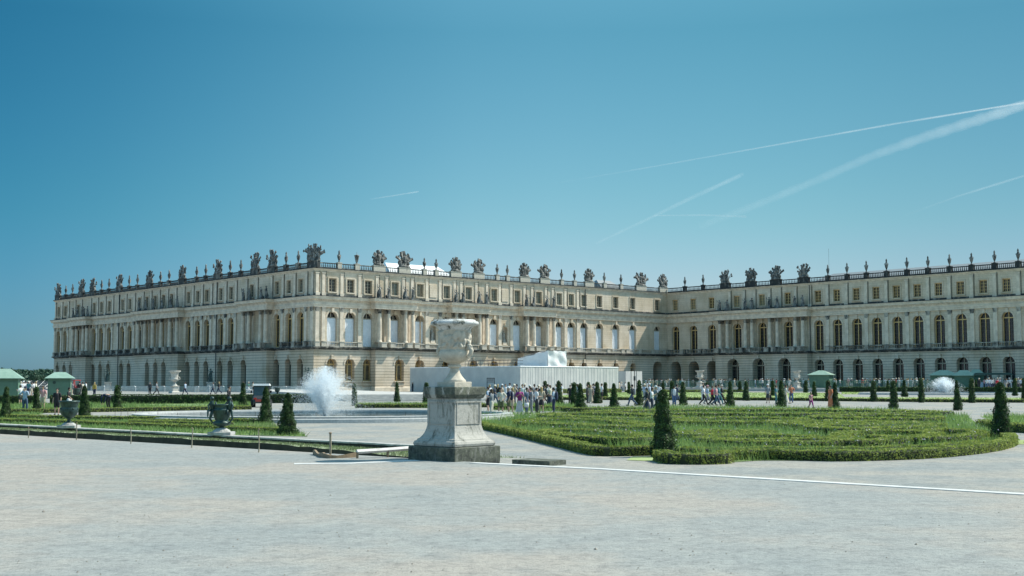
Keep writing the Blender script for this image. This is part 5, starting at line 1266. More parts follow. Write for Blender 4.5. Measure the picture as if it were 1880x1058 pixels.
# ------------------------------------------------------------------ people
def joints(pose):
    J_ = dict(pel=(0, 0, .93), chest=(0, .01, 1.25), neck=(0, .0, 1.47), head=(0, .025, 1.63))
    for s, k in ((-1, 'l'), (1, 'r')):
        J_.update({k + 'hip': (s * .09, 0, .92), k + 'knee': (s * .10, .02, .50), k + 'ank': (s * .11, -.02, .08), k + 'toe': (s * .13, .15, .035),
                   k + 'sh': (s * .185, 0, 1.41), k + 'el': (s * .24, -.03, 1.13), k + 'wr': (s * .25, .06, .89)})
    if pose == 'walk':
        J_.update(lknee=(-.10, .20, .53), lank=(-.10, .33, .10), ltoe=(-.11, .50, .07), rknee=(.10, -.02, .50), rank=(.11, -.36, .16), rtoe=(.12, -.22, .05), lel=(-.25, -.12, 1.15), lwr=(-.25, -.10, .92), rel=(.25, .06, 1.14), rwr=(.24, .27, .98))
    if pose == 'phone':
        J_.update(lel=(-.25, .05, 1.14), lwr=(-.11, .28, 1.28), rel=(.25, .05, 1.14), rwr=(.09, .29, 1.27), head=(0, .05, 1.62), lknee=(-.11, .03, .5))
    if pose == 'bend':
        J_.update(chest=(0, .27, 1.05), neck=(0, .46, 1.02), head=(0, .59, .95), lsh=(-.18, .43, .98), rsh=(.18, .43, .98), lel=(-.2, .48, .70), rel=(.2, .48, .70), lwr=(-.14, .52, .44), rwr=(.14, .54, .46), lknee=(-.12, .06, .5), rknee=(.12, .04, .5))
    if pose == 'akimbo':
        J_.update(lel=(-.36, -.10, 1.18), lwr=(-.17, .04, 1.0), rel=(.25, .04, 1.14), rwr=(.12, .26, 1.14), rknee=(.14, .05, .5), rank=(.17, .02, .08), rtoe=(.22, .18, .035))
    return {k: Vector(v) for k, v in J_.items()}
def remesh(mb, name, mat, vox, fingers=None):
    me = mb.mesh(name + '_raw', mat); o = bpy.data.objects.new('tmp', me); COL.objects.link(o)
    m = o.modifiers.new('r', 'REMESH'); m.mode = 'VOXEL'; m.voxel_size = vox; m.use_smooth_shade = True
    s = o.modifiers.new('s', 'SMOOTH'); s.factor = .5; s.iterations = 2
    dg = bpy.context.evaluated_depsgraph_get(); out = bpy.data.meshes.new_from_object(o.evaluated_get(dg), depsgraph=dg)
    bpy.data.objects.remove(o); out.name = name; out.materials.clear(); out.materials.append(mat); return out
def body_mb(J_):
    mb = MB(); v = J_
    mb.tube([v['pel'] - Vector((0, 0, .03)), v['pel'] + Vector((0, 0, .12)), v['chest'], v['chest'].lerp(v['neck'], .65)], [.13, .115, .135, .12], 12, .72)
    mb.tube([v['chest'].lerp(v['neck'], .6), v['neck'], v['head'] - (v['head'] - v['neck']).normalized() * .06], [.075, .052, .05], 10)
    mb.sphere(tuple(v['head'] + Vector((0, -.008, .018))), .098, 14, 10, (.80, .98, 1.16))
    f = (v['head'] - v['neck']).normalized(); fw = Vector((0, 1, 0)) if abs(f.z) > .6 else Vector((0, .5, -.87))
    mb.tube([v['head'] + fw * .085 + f * .03, v['head'] + fw * .112 - f * .012], [.010, .016], 6)          # nose
    mb.tube([v['head'] + fw * .06 - f * .07, v['head'] + fw * .078 - f * .075], [.035, .025], 8)           # chin and jaw
    for s in (-1, 1): mb.sphere(tuple(v['head'] + Vector((s * .082, -.005, .0))), .022, 6, 5, (.4, .8, 1.2))  # ears
    for k, s in (('l', -1), ('r', 1)):
        mb.tube([v['neck'] - Vector((0, 0, .05)) if f.z > .6 else v['neck'], v[k + 'sh'], v[k + 'sh'].lerp(v[k + 'el'], .35), v[k + 'el'], v[k + 'el'].lerp(v[k + 'wr'], .4), v[k + 'wr']], [.05, .058, .048, .037, .036, .026], 9)
        mb.tube([v[k + 'hip'], v[k + 'hip'].lerp(v[k + 'knee'], .4), v[k + 'knee'], v[k + 'knee'].lerp(v[k + 'ank'], .35), v[k + 'ank']], [.085, .078, .052, .052, .034], 10)
        mb.tube([v[k + 'ank'], v[k + 'ank'].lerp(v[k + 'toe'], .6), v[k + 'toe']], [.038, .036, .026], 8)
        d = (v[k + 'wr'] - v[k + 'el']).normalized(); mb.tube([v[k + 'wr'], v[k + 'wr'] + d * .085], [.028, .036], 8, .55)
    return mb
def fingers(mb, J_):
    for k, s in (('l', -1), ('r', 1)):
        w, d = J_[k + 'wr'], (J_[k + 'wr'] - J_[k + 'el']).normalized(); a = Vector((0, 1, 0)) if abs(d.y) < .6 else Vector((1, 0, 0)); a = (a - d * a.dot(d)).normalized(); c = d.cross(a)
        for i, L in enumerate((.062, .075, .07, .055)):
            p = w + d * .08 + a * (.024 - .016 * i); mb.tube([p, p + d * L * .5 - c * s * .004, p + d * L * .9 - c * s * .02], [.0095, .009, .007], 5)
        p = w + d * .035 + a * .028; mb.tube([p, p + d * .03 + a * .025, p + d * .06 + a * .03], [.012, .010, .008], 5)
def garments(J_, pose):
    v = J_; G_ = {}
    up = (v['neck'] - v['pel']).normalized()
    for long in (0, 1):
        mb = MB(); mb.tube([v['pel'] - up * .04, v['pel'] + up * .10, v['chest'], v['chest'].lerp(v['neck'], .7), v['neck'] - up * .015], [.160, .145, .158, .155, .07], 14, .74)
        for k in 'lr':
            e = v[k + 'sh'].lerp(v[k + 'el'], .75); P = [v['chest'].lerp(v['neck'], .72), v[k + 'sh'], e] if not long else [v['chest'].lerp(v['neck'], .72), v[k + 'sh'], v[k + 'el'], v[k + 'wr'].lerp(v[k + 'el'], .12)]
            mb.tube(P, [.075, .074, .062] if not long else [.075, .074, .056, .045], 9)
        G_['long_shirt' if long else 'shirt'] = mb
    for nm, t in (('trousers', 1), ('shorts', .8)):
        mb = MB(); mb.tube([v['pel'] + Vector((0, 0, -.07)), v['pel'] + Vector((0, 0, .04))], [.155, .145], 14, .76)
        for k in 'lr':
            if nm == 'trousers': mb.tube([v[k + 'hip'], v[k + 'hip'].lerp(v[k + 'knee'], .4), v[k + 'knee'], v[k + 'ank'] + Vector((0, 0, .01))], [.105, .098, .075, .062], 10)
            else: mb.tube([v[k + 'hip'], v[k + 'hip'].lerp(v[k + 'knee'], .45), v[k + 'hip'].lerp(v[k + 'knee'], .88)], [.108, .105, .095], 10)
        G_[nm] = mb
    kn = (v['lknee'] + v['rknee']) / 2; an = (v['lank'] + v['rank']) / 2
    for nm, z, wd in (('skirt', .50, .20), ('long_skirt', .12, .27)):
        mb = MB(); rows = []
        for i in range(7):
            t = i / 6; zz = 1.0 + (z - 1.0) * t; c = Vector((0, 0, 0)).lerp(Vector((an.x, an.y * .8, 0)), t * (1.0 - z)); r = .135 + (wd - .135) * t; ry = r * (.75 + (.5 if pose == 'walk' else .1) * t)
            rows.append([(c.x + r * math.cos(2 * PI * k / 20) * (1 + .06 * t * math.cos(k * 2.2)), c.y + ry * math.sin(2 * PI * k / 20) * (1 + .06 * t * math.sin(k * 3.1)), zz) for k in range(20)])
        mb.grid(rows, cu=True); mb.ngon(rows[0]); G_[nm] = mb
    h = v['head']; f = (h - v['neck']).normalized()
    mb = MB(); mb.sphere(tuple(h + Vector((0, -.022, .035)) if pose != 'bend' else h + Vector((0, .02, .04))), .104, 14, 9, (.86, 1.0, 1.08)); G_['short_hair'] = mb
    mb = MB(); mb.sphere(tuple(h + Vector((0, -.022, .035))), .107, 14, 9, (.88, 1.0, 1.08)); mb.tube([h + Vector((0, -.06, .02)), h + Vector((0, -.095, -.12)), h + Vector((0, -.11, -.30))], [.085, .085, .05], 10, .6); G_['long_hair'] = mb
    mb = MB(); mb.lathe([(.112, 0), (.112, .04), (.095, .09), (.05, .115), (.0, .12)], tuple(h + Vector((0, -.01, .055))), 14); mb.box(h + Vector((0, .12, .065)), (.14, .12, .015)); G_['cap'] = mb
    mb = MB(); mb.lathe([(.22, 0), (.225, .012), (.115, .02), (.11, .1), (.07, .13), (0, .135)], tuple(h + Vector((0, -.01, .06))), 16); G_['sun_hat'] = mb
    mb = MB(); b = v['chest'] + Vector((0, -.20, -.02)); mb.tube([b + Vector((0, 0, -.22)), b + Vector((0, 0, -.05)), b + Vector((0, 0, .14))], [.15, .165, .13], 10, .62)
    for s in (-1, 1): mb.tube([b + Vector((s * .1, .03, .16)), v['chest'] + Vector((s * .12, .06, .2)), v['chest'] + Vector((s * .13, .11, .05)), b + Vector((s * .14, .06, -.15))], .018, 5)
    G_['backpack'] = mb
    mb = MB()
    for k in 'lr': mb.tube([v[k + 'ank'] + Vector((0, -.035, -.04)), v[k + 'ank'].lerp(v[k + 'toe'], .6) - Vector((0, 0, .012)), v[k + 'toe']], [.042, .045, .035], 8)
    G_['shoes'] = mb
    mb = MB(); w = v['rwr']; mb.box(w + Vector((.02, .02, -.28)), (.12, .3, .3), taper=.8); mb.tube([w + Vector((.02, -.08, -.14)), w + Vector((.01, 0, 0)), w + Vector((.02, .12, -.14))], .01, 4); G_['handbag'] = mb
    mb = MB(); mb.box(v['lwr'].lerp(v['rwr'], .5) + Vector((0, .08, .05)), (.08, .012, .15)); G_['phone'] = mb
    return G_
SKIN = plain('skin_light', (.52, .33, .24), .6); SKIN2 = plain('skin_tan', (.30, .17, .11), .6)
POSES = {}
for ps in ('stand', 'walk', 'phone', 'bend', 'akimbo'):
    J_ = joints(ps); bm_ = remesh(body_mb(J_), 'body', SKIN, .014)
    fb = MB(); fingers(fb, J_); t = bmesh.new(); t.from_mesh(bm_); t2 = fb.mesh('f', SKIN); t.from_mesh(t2); t.to_mesh(bm_); t.free()
    low = remesh(body_mb(J_), 'body', SKIN, .032)
    em = MB(); f = Vector((0, 1, 0)) if ps != 'bend' else Vector((0, .5, -.87)); upv = Vector((0, 0, 1)) if ps != 'bend' else Vector((0, .87, .5))
    for s in (-1, 1): em.sphere(tuple(J_['head'] + f * .088 + upv * .028 + Vector((s * .03, 0, 0))), .011, 6, 5)
    POSES[ps] = dict(J=J_, body=bm_, low=low, eyes=em.mesh('eyes', BLK), g={k: m.mesh(k, SKIN, True) for k, m in garments(J_, ps).items()})
def obj_mat(o, m):
    o.material_slots[0].link = 'OBJECT'; o.material_slots[0].material = m
CLO = {'white': (.72, .73, .74), 'black': (.015, .016, .02), 'navy': (.02, .03, .07), 'blue': (.10, .17, .32), 'paleblue': (.38, .48, .60), 'denim': (.06, .10, .17), 'grey': (.26, .28, .30), 'dark': (.04, .045, .05), 'beige': (.50, .43, .32), 'cream': (.62, .58, .48),
       'red': (.55, .03, .05), 'pink': (.60, .30, .32), 'magenta': (.32, .04, .22), 'orange': (.60, .20, .09), 'green': (.05, .22, .15), 'olive': (.10, .12, .06), 'teal': (.06, .20, .22), 'yellow': (.45, .32, .06), 'brown': (.12, .07, .04), 'blond': (.42, .30, .13), 'hblack': (.012, .010, .009), 'hbrown': (.06, .035, .02), 'hgrey': (.35, .34, .33)}
def cm(c): return plain('cloth_' + c if not c.startswith('h') and c != 'blond' else 'hair_' + c, CLO[c], .8)
def person(p, rz, pose, wear, label, group=None, scale=1.0, low=False, skin=SKIN):
    T = POSES[pose]; root = empty('person', p, rz, label=label, cat='person', group=group); s = rnd.uniform(.96, 1.04) * scale; root.scale = (s, s, s)
    b = link('body', T['low'] if low else T['body'], root)
    if skin is not SKIN: obj_mat(b, skin)
    if not low: link('eyes', T['eyes'], root)
    for k, c in wear:
        o = link(k, T['g'][k], root); obj_mat(o, cm(c))
    return root
HB, HK = ('short_hair', 'hbrown'), ('short_hair', 'hblack')
def W(top, bot, hair=None, *extra):
    return [top, bot] + ([hair] if hair else []) + list(extra) + [('shoes', 'dark')]
FAC = {'away': 0, 'toward': PI, 'left': PI / 2, 'right': -PI / 2}
PEOPLE = [
 (45, 757.5, 'away', 'akimbo', W(('shirt', 'paleblue'), ('trousers', 'denim'), None, ('cap', 'navy')), 'person in pale blue shirt and navy cap standing beside the left topiary'),
 (37, 744, 'left', 'phone', W(('shirt', 'white'), ('shorts', 'dark'), HB), 'person in white shirt holding a phone behind the one in the navy cap'),
 (78, 752, 'toward', 'stand', W(('shirt', 'pink'), ('shorts', 'beige'), HB), 'person in pink half hidden behind the second topiary from left'),
 (104, 762, 'toward', 'stand', W(('shirt', 'black'), ('shorts', 'black'), HK), 'person in black top just behind the round bronze vase'),
 (126, 757, 'right', 'walk', W(('shirt', 'black'), ('shorts', 'white'), HK), 'person in black shirt and white shorts left of the conical topiary'),
 (173, 728.5, 'away', 'stand', W(('long_shirt', 'yellow'), ('trousers', 'navy'), ('long_hair', 'blond')), 'blond person in mustard top and navy jeans on the left terrace'),
 (199, 751.5, 'left', 'bend', W(('long_shirt', 'navy'), ('trousers', 'black'), HK), 'gardener in dark clothes bending down beside the small topiary'),
 (275, 725, 'toward', 'stand', W(('long_shirt', 'dark'), ('trousers', 'black'), HK), 'person in black left of the lone marble vase'),
 (287, 725, 'right', 'walk', W(('shirt', 'grey'), ('trousers', 'dark'), HB), 'person in grey shirt between the black figure and marble vase'),
 (340, 725, 'left', 'walk', W(('long_shirt', 'paleblue'), ('trousers', 'navy'), HB), 'person in light blue shirt walking just right of the marble vase'),
 (391, 724, 'left', 'walk', W(('long_shirt', 'grey'), ('trousers', 'navy'), HB), 'person in pale grey jacket walking above the tall bronze vase'),
 (402, 723, 'left', 'walk', W(('shirt', 'black'), ('trousers', 'navy'), ('long_hair', 'blond')), 'blond person in black walking beside the one in grey jacket'),
 (420, 752, 'right', 'walk', W(('long_shirt', 'black'), ('trousers', 'black'), HK), 'person all in black striding right of the tall bronze vase'),
 (446, 722, 'right', 'stand', W(('shirt', 'white'), ('trousers', 'white'), HB), 'person in white behind the slim yellowish topiary'),
 (456, 722.5, 'right', 'walk', W(('shirt', 'green'), ('trousers', 'white'), ('cap', 'cream')), 'person in green shirt and white trousers left of the utility cart'),
 (464, 721.5, 'right', 'walk', W(('shirt', 'cream'), ('shorts', 'black'), ('long_hair', 'hbrown')), 'person in cream top and black shorts directly left of the cart'),
 (757, 719.5, 'left', 'stand', W(('long_shirt', 'dark'), ('trousers', 'navy'), ('cap', 'white')), 'worker with white helmet standing above the stone steps'),
 (805, 719, 'toward', 'stand', W(('shirt', 'white'), ('trousers', 'grey'), ('cap', 'white')), 'worker in white with helmet just left of the urn foot'),
 (789, 762, 'right', 'stand', W(('long_shirt', 'navy'), ('trousers', 'navy'), HK), 'person in navy mostly hidden behind the left side of the pedestal'),
 (896, 757, 'left', 'stand', W(('shirt', 'paleblue'), ('shorts', 'black'), HB, ('backpack', 'dark')), 'person with dark backpack and black shorts closest to the pedestal'),
 (903, 763.5, 'left', 'phone', W(('shirt', 'grey'), ('trousers', 'cream'), ('long_hair', 'hbrown')), 'long-haired person in grey top and cream trousers beside the pedestal'),
 (920, 762, 'toward', 'akimbo', W(('shirt', 'cream'), ('shorts', 'olive'), HB), 'person in cream shirt and olive shorts second row right of the pedestal'),
 (934, 760.5, 'left', 'stand', W(('shirt', 'navy'), ('shorts', 'olive'), ('cap', 'white'), ('backpack', 'navy')), 'person with navy backpack and white cap in the standing group'),
 (941, 759, 'left', 'stand', W(('shirt', 'grey'), ('shorts', 'beige'), ('long_hair', 'blond')), 'blond person in grey shirt and beige shorts in the standing group'),
 (954, 760, 'toward', 'phone', W(('shirt', 'magenta'), ('long_skirt', 'white'), HK), 'person in magenta top and long white skirt in the standing group'),
 (967, 760.5, 'right', 'stand', W(('shirt', 'denim'), ('trousers', 'denim'), HK, ('handbag', 'white')), 'person in denim with white bag in the standing group'),
 (976, 760, 'left', 'phone', W(('long_shirt', 'grey'), ('trousers', 'grey'), HB), 'tall person in grey jacket looking at a phone in the group'),
 (985, 758, 'right', 'akimbo', W(('shirt', 'white'), ('trousers', 'dark'), HK), 'person in white shirt behind the tall grey jacket'),
 (994, 757, 'away', 'stand', W(('shirt', 'beige'), ('skirt', 'black'), ('long_hair', 'blond')), 'blond person in tan top and black skirt in the group'),
 (1001, 743, 'left', 'walk', W(('long_shirt', 'dark'), ('trousers', 'dark'), HK, ('backpack', 'white')), 'person in dark with white backpack behind the standing group'),
 (1006, 741.5, 'right', 'stand', W(('shirt', 'grey'), ('trousers', 'black'), HK), 'person in grey and black behind the group by a ragged topiary'),
 (1017, 759.5, 'left', 'phone', W(('shirt', 'paleblue'), ('trousers', 'navy'), HK, ('backpack', 'navy')), 'rightmost person of the standing group with navy sling bag and jeans'),
 (928, 738, 'toward', 'stand', W(('shirt', 'white'), ('trousers', 'white'), HB), 'person in white behind the middle of the standing group'),
 (936, 736, 'left', 'walk', W(('shirt', 'white'), ('shorts', 'blue'), HK), 'person in white and blue shorts behind the standing group'),
 (904.5, 716.5, 'right', 'walk', W(('long_shirt', 'dark'), ('trousers', 'navy'), ('cap', 'white')), 'person in dark clothes and white cap walking along the hoarding'),
 (929, 714.5, 'toward', 'stand', W(('long_shirt', 'black'), ('long_skirt', 'black'), HK), 'person in long black dress in front of the hoarding'),
 (935, 714.5, 'left', 'walk', W(('long_shirt', 'white'), ('trousers', 'dark'), HK), 'person in white shirt beside the long black dress'),
 (1047, 740, 'toward', 'stand', W(('long_shirt', 'black'), ('trousers', 'black'), HK), 'person in black standing between two topiaries right of the group'),
 (1078.5, 740, 'right', 'stand', W(('long_shirt', 'dark'), ('trousers', 'dark'), HK), 'person in dark clothes left of the one in tan dress'),
 (1084.5, 740.5, 'toward', 'stand', W(('shirt', 'beige'), ('long_skirt', 'beige'), ('long_hair', 'blond')), 'blond person in long tan dress among the topiaries'),
 (1089.5, 739.5, 'left', 'stand', W(('long_shirt', 'navy'), ('trousers', 'dark'), HK), 'person in navy right of the one in tan dress'),
 (1161, 745.5, 'left', 'walk', W(('long_shirt', 'dark'), ('trousers', 'denim'), HK, ('backpack', 'grey')), 'person with grey backpack left of the tall column topiary'),
 (1187.5, 755, 'left', 'walk', W(('long_shirt', 'dark'), ('long_skirt', 'navy'), HK), 'person in flowing dark dress nearest left of the biggest topiary'),
 (1197, 756, 'right', 'phone', W(('shirt', 'white'), ('trousers', 'navy'), HK), 'person in white shirt and navy trousers beside the dark dress'),
 (1204, 754, 'right', 'walk', W(('shirt', 'grey'), ('trousers', 'denim'), ('cap', 'white')), 'person in grey with white cap partly behind the biggest topiary'),
 (1238, 745, 'away', 'stand', W(('long_shirt', 'grey'), ('trousers', 'blue'), HK, ('backpack', 'white')), 'person in grey jacket and blue jeans right of the biggest topiary'),
 (1243, 743, 'right', 'walk', W(('long_shirt', 'navy'), ('trousers', 'denim'), HK), 'person in navy jacket partly behind the one in grey jacket'),
 (1292, 744, 'right', 'walk', W(('shirt', 'white'), ('trousers', 'black'), HK), 'person in white shirt and black trousers leading the walking group'),
 (1299, 742.5, 'right', 'walk', W(('long_shirt', 'paleblue'), ('trousers', 'grey'), ('cap', 'pink')), 'person in long pale blue shirt and pink hat in the walking group'),
 (1308, 745, 'right', 'walk', W(('shirt', 'red'), ('trousers', 'black'), HB), 'person in bright red shirt in the walking group'),
 (1315, 745, 'right', 'walk', W(('shirt', 'pink'), ('trousers', 'denim'), HK, ('backpack', 'white')), 'person in pink with white backpack behind the red shirt'),
 (1320, 743, 'right', 'walk', W(('long_shirt', 'teal'), ('trousers', 'teal'), HB), 'person in teal near the end of the walking group'),
 (1325, 740.5, 'right', 'walk', W(('long_shirt', 'black'), ('trousers', 'black'), ('cap', 'cream')), 'last person of the walking group, in black with cream hat'),
 (1291, 736, 'toward', 'stand', W(('shirt', 'white'), ('trousers', 'white'), HB), 'person in white behind the head of the walking group'),
 (1410, 740.5, 'away', 'stand', W(('shirt', 'grey'), ('skirt', 'dark'), ('cap', 'white'), ('handbag', 'black')), 'person in grey top and dark skirt with large black bag'),
 (1425, 743, 'right', 'stand', W(('shirt', 'teal'), ('trousers', 'teal'), HB), 'person in teal left of the leafy topiary'),
 (1443, 741.5, 'right', 'walk', W(('long_shirt', 'cream'), ('long_skirt', 'cream'), ('long_hair', 'hbrown')), 'person in long cream robe right of the leafy topiary'),
 (1453, 739.5, 'toward', 'akimbo', W(('shirt', 'orange'), ('trousers', 'blue'), HK, ('handbag', 'navy')), 'person in orange top and blue jeans with hand on hip'),
 (1525, 750, 'left', 'stand', W(('shirt', 'orange'), ('long_skirt', 'orange'), HK), 'person in long orange dress beside a pair of topiaries')]
for x, y, fc_, ps, wr, lab in PEOPLE:
    p = G(x, y); person(p, FAC[fc_] + rnd.uniform(-.35, .35), ps, wr, lab, scale=.99)
person(G(1489, 751), PI + .3, 'walk', W(('shirt', 'pink'), ('trousers', 'magenta'), HK, ('backpack', 'black')), 'child in pink with black bag alone on the walk below the green kiosk', scale=.76)
# crowd behind the green fence, on the left terrace, and by the far kiosks
TOPC = [('white', .34), ('paleblue', .1), ('grey', .12), ('navy', .08), ('black', .12), ('beige', .06), ('pink', .04), ('red', .03), ('teal', .03), ('cream', .08)]
def pick(R):
    t = R.random() * sum(w for _, w in TOPC)
    for c, w in TOPC:
        t -= w
        if t <= 0: return c
    return 'white'
R = random.Random(77)
CN = {'paleblue': 'pale blue', 'hblack': 'black'}
def crowd(pts, where, grp):
    used = {}; pts = sorted(pts, key=lambda q: q[0])
    for px, p in pts:
        top = pick(R); bot = R.choice(['denim', 'black', 'navy', 'beige', 'grey', 'white', 'dark']); kind = R.choice(['trousers', 'trousers', 'shorts', 'long_skirt' if R.random() < .4 else 'trousers'])
        hair = R.choice([('short_hair', 'hblack'), ('short_hair', 'hbrown'), ('long_hair', 'hbrown'), ('long_hair', 'blond'), ('cap', 'white'), ('sun_hat', 'cream'), ('short_hair', 'hblack')])
        n = used.get(top, 0); used[top] = n + 1
        lab = f'visitor in {CN.get(top, top)} top {where}, {ordn(n)} such from left'
        person(p, R.uniform(0, 2 * PI), R.choice(['stand', 'walk', 'stand', 'phone', 'akimbo']), [(R.choice(['shirt', 'long_shirt']), top), (kind, bot), hair], lab, grp, 1.0, True, SKIN2 if R.random() < .3 else SKIN)
pts = []
for i in range(150):
    px = R.uniform(1168, 1490) if i < 95 else R.uniform(1530, 1705)
    n = R.uniform(13, 24.2); r = F3.at(px, n, 1.5); pts.append((px, F3.P(r, n, .6)))
crowd(pts, 'behind the green fence', 'crowd of visitors behind the green fence')
pts = []
for i in range(46):
    px = R.uniform(1785, 1895); n = R.uniform(12, 24); r = F3.at(px, n, 1.5); pts.append((px, F3.P(r, n, .6)))
crowd(pts, 'by the kiosks at far right', 'visitors beside the green kiosks at far right')
pts = [(x, at(x, 150 + R.uniform(-8, 25), 0)) for x in (22, 27, 33, 38, 43, 47, 52, 58, 62, 66, 126, 131, 146, 152, 158)]
crowd(pts, 'near the left kiosks', 'visitors beside the green kiosks at the left')
pts = [(x, at(x, 218 + R.uniform(-6, 12), 0)) for x in (1131, 1137, 1141, 1148, 1188, 1195, 1176, 1062, 1070, 915, 910, 922)]
crowd(pts, 'beside the hoarding', 'visitors scattered beside the hoarding')

pts = [(x, G(x, y)) for x, y in [(899, 741), (908, 744), (914, 739), (922, 742), (944, 743), (949, 739), (959, 745), (963, 740), (972, 744), (981, 741), (989, 744), (1010, 745), (1022, 741), (1031, 738), (1183, 737), (1193, 739), (1210, 738), (1060, 737), (1092, 735), (1105, 738)]]
crowd(pts, 'on the walk behind the standing group', 'visitors on the gravel walk behind the standing group')

# ------------------------------------------------------------------ statues (stone figures above the columns, in niches; bronze near the palace)
def statue_mesh(seed, mat, arm='up'):
    R = random.Random(seed); J_ = joints('stand'); s = 1 if seed % 2 else -1
    k, o = ('r', 'l') if s > 0 else ('l', 'r')
    J_['head'] += Vector((s * .05, .02, 0)); J_[o + 'el'] = J_[o + 'sh'] + Vector((-s * .12, .08, -.22)); J_[o + 'wr'] = J_[o + 'el'] + Vector((s * .14, .2, .08))
    if arm == 'up': J_[k + 'el'] = J_[k + 'sh'] + Vector((s * .2, .05, .1)); J_[k + 'wr'] = J_[k + 'el'] + Vector((s * .02, .12, .24))
    J_[k + 'knee'] += Vector((s * .03, .12, .03)); J_[k + 'ank'] += Vector((s * .04, -.02, 0))
    mb = body_mb(J_); rows = []
    for i in range(9):
        t = i / 8; z = 1.2 - 1.12 * t; r = .15 + .12 * t
        rows.append([(r * math.cos(2 * PI * q / 24) * (1 + .1 * t * math.cos(q * 2.1 + seed)) + s * .03 * t, r * .85 * math.sin(2 * PI * q / 24) * (1 + .1 * math.sin(q * 2.9 + seed)), z) for q in range(24)])
    mb.grid(rows, cu=True); mb.ngon(rows[0]); mb.ngon(rows[-1][::-1])
    mb.tube([J_['chest'] + Vector((-s * .15, -.08, .2)), J_['chest'] + Vector((s * .05, .12, .0)), J_['pel'] + Vector((s * .2, .02, .05)), Vector((s * .28, -.12, .45)), Vector((s * .26, -.1, .1))], [.06, .08, .09, .10, .08], 8)
    mb.sphere(tuple(J_['head'] + Vector((0, -.02, .05))), .11, 10, 8, (1, 1, 1), .05)
    mb.box((0, 0, .02), (.62, .5, .12))
    if seed % 3 == 0: mb.tube([Vector((s * .4, .05, .05)), Vector((s * .42, .1, .9)), J_[k + 'wr'] + Vector((0, .03, .1))], .04, 6)
    if seed % 3 == 1: mb.sphere((s * -.3, -.05, .3), .2, 8, 6, (1, 1, 1.3), .2)
    return remesh(mb, 'stone_statue', mat, .022)
SM = [statue_mesh(s, STATUE, 'up' if s % 2 else 'down') for s in (1, 2, 3, 4)]
cnt = {}
for i, (k, f, r) in enumerate(sorted(STAT, key=lambda q: (q[0], q[2]))):
    c = cnt.get(k, 0); cnt[k] = c + 1
    if k == 1 and c in (4, 9) and False: continue
    o = link('stone_statue', SM[i % 4], None, f.P(r, 1.05, 17.22), f.rz + PI + rnd.uniform(-.3, .3), label=f'dark stone figure before the attic windows, {ordn(c)} figure from left along {FN[k]}', cat='statue', group='stone figures standing above the columns')
    s = 1.38 + rnd.uniform(-.04, .04); o.scale = (s * 1.1, s, s)
SMP = [statue_mesh(s, STATUE_L, 'down') for s in (6, 7)]
for i, r in enumerate(NR):
    o = link('niche_statue', SMP[i], None, F2.P(r, -.35, 9.7), F2.rz + PI, label=('left' if i == 0 else 'right') + ' weathered stone figure standing in an arched niche beside the urn', cat='statue', group='stone figures in the niches'); o.scale = (1.35,) * 3
    pm = MB(); pm.box((0, 0, 9.45), (1.0, .7, .6)); link('niche_plinth', pm.mesh('niche_plinth', W_TRIM), PAL, F2.P(r, -.3, 0) - C1, F2.rz)
SB = statue_mesh(9, BRONZE, 'up')
for px, d, z, lab in ((567, 205, 0, 'dark green bronze figure on a pale pedestal at the palace corner'), (387, 222, 0, 'dark bronze figure on a pedestal before the shaded front'), (198, 240, 0, 'dark bronze figure on a pedestal near the far left of shaded front')):
    p = at(px, d, z); root = empty('bronze_statue', p, rnd.uniform(-.5, .5) + PI, label=lab, cat='bronze statue', group='bronze figures on pedestals near the palace')
    mb = MB(); sqlathe(mb, [(.75, -.1), (.75, .25), (.6, .35), (.58, 1.5), (.7, 1.6), (.7, 1.75)]); mb.build('pedestal', ROCK_W, root)
    o = link('figure', SB, root, (0, 0, 1.75)); o.scale = (1.5, 1.4, 1.35)
# ------------------------------------------------------------------ light, sky, camera
A_, B_ = .40, math.sqrt(1 - .40 ** 2); EL = math.radians(50)
sh = (-U * A_ + Vd * B_); SUN = Vector((sh.x * math.cos(EL), sh.y * math.cos(EL), math.sin(EL)))
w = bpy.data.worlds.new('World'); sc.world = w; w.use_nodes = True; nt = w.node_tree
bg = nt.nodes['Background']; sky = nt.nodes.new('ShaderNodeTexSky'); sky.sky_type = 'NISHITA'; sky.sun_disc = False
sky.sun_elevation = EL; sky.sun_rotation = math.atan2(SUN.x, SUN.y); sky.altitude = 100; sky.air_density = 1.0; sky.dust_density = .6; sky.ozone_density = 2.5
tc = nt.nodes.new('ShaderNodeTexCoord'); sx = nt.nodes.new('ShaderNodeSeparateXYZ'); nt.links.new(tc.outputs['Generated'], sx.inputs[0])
def mr(o, a, b):
    n = nt.nodes.new('ShaderNodeMapRange'); nt.links.new(o, n.inputs[0]); n.inputs[1].default_value = a; n.inputs[2].default_value = b; return n.outputs[0]
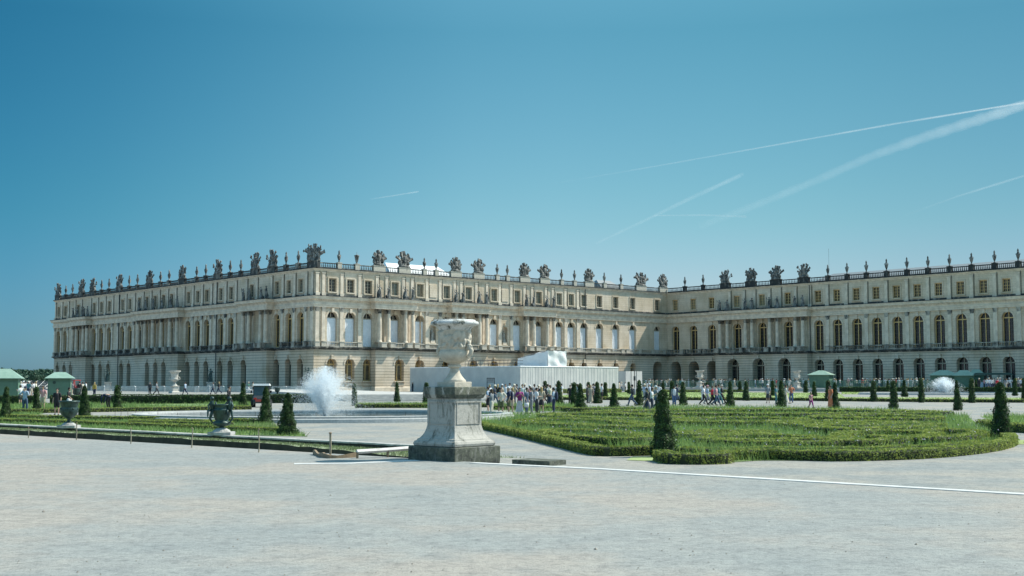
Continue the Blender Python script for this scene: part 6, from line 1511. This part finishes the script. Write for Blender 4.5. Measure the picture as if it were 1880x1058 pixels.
def soft(stops, n=30, sg=.022):
    def val(t):
        for (p0, c0), (p1, c1) in zip(stops, stops[1:]):
            if t <= p1: f = max(0, (t - p0) / (p1 - p0)); return [a + (b - a) * f for a, b in zip(c0, c1)]
        return list(stops[-1][1])
    out = []; ps = [i / (n - 1) for i in range(n)]
    ps = ps if sg > .015 else [q ** 1.6 for q in ps]
    for t in ps:
        ws = [(math.exp(-.5 * (k / 4) ** 2), val(min(1, max(0, t + sg * k / 4)))) for k in range(-9, 10)]; W_ = sum(a for a, _ in ws)
        out.append((t, tuple(sum(a * v[j] for a, v in ws) / W_ for j in range(3))))
    return out
azc = ramp(nt, mr(sx.outputs[0], -1, 1), soft([(.0, (1, 1, 1)), (.18, (.9, 1, 1)), (.295, (.17, .47, .56)), (.38, (.45, .68, .70)), (.488, (.98, .93, .84)), (.60, (.84, .83, .74)), (.70, (.62, .64, .60)), (.85, (1, 1, 1))]))  # dims sky towards view edges; unseen sky beyond kept bright as fill light
elc = ramp(nt, mr(sx.outputs[2], 0.0, 1.0), soft([(.0, (1.55, .95, 1.35)), (.048, (1.45, .94, 1.18)), (.132, (1.0, 1.0, 1.0)), (.30, (.66, .98, .95)), (.44, (3.05, 2.6, 2.15)), (1.0, (4.1, 3.25, 2.6))], 30, .012))  # unseen overhead sky made brighter and warmer, added fill for the shaded fronts
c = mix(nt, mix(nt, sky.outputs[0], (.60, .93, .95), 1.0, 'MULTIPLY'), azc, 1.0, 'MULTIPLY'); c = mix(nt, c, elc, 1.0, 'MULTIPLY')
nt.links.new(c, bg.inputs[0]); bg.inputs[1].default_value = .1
sl = bpy.data.lights.new('sun', 'SUN'); sl.energy = 4.4; sl.angle = math.radians(.5); sl.color = (1, .94, .82)
so = bpy.data.objects.new('sun', sl); COL.objects.link(so); so.rotation_euler = SUN.to_track_quat('Z', 'Y').to_euler(); so.location = (0, 0, 60)
cd = bpy.data.cameras.new('camera'); co_ = bpy.data.objects.new('camera', cd); COL.objects.link(co_); sc.camera = co_
cd.sensor_width = 36; cd.lens = F / 1880 * 36; cd.clip_start = .2; cd.clip_end = 200000
co_.location = (0, 0, EYE); co_.rotation_euler = (PI / 2 + TH, 0, 0)
vs = sc.view_settings; sc.display_settings.display_device = 'sRGB'; vs.view_transform = 'Standard'; vs.look = 'None'; vs.exposure = 0.45; vs.gamma = 1; vs.use_curve_mapping = False
sc.cycles.max_bounces = 6; sc.cycles.transparent_max_bounces = 24; sc.cycles.caustics_reflective = False; sc.cycles.caustics_refractive = False
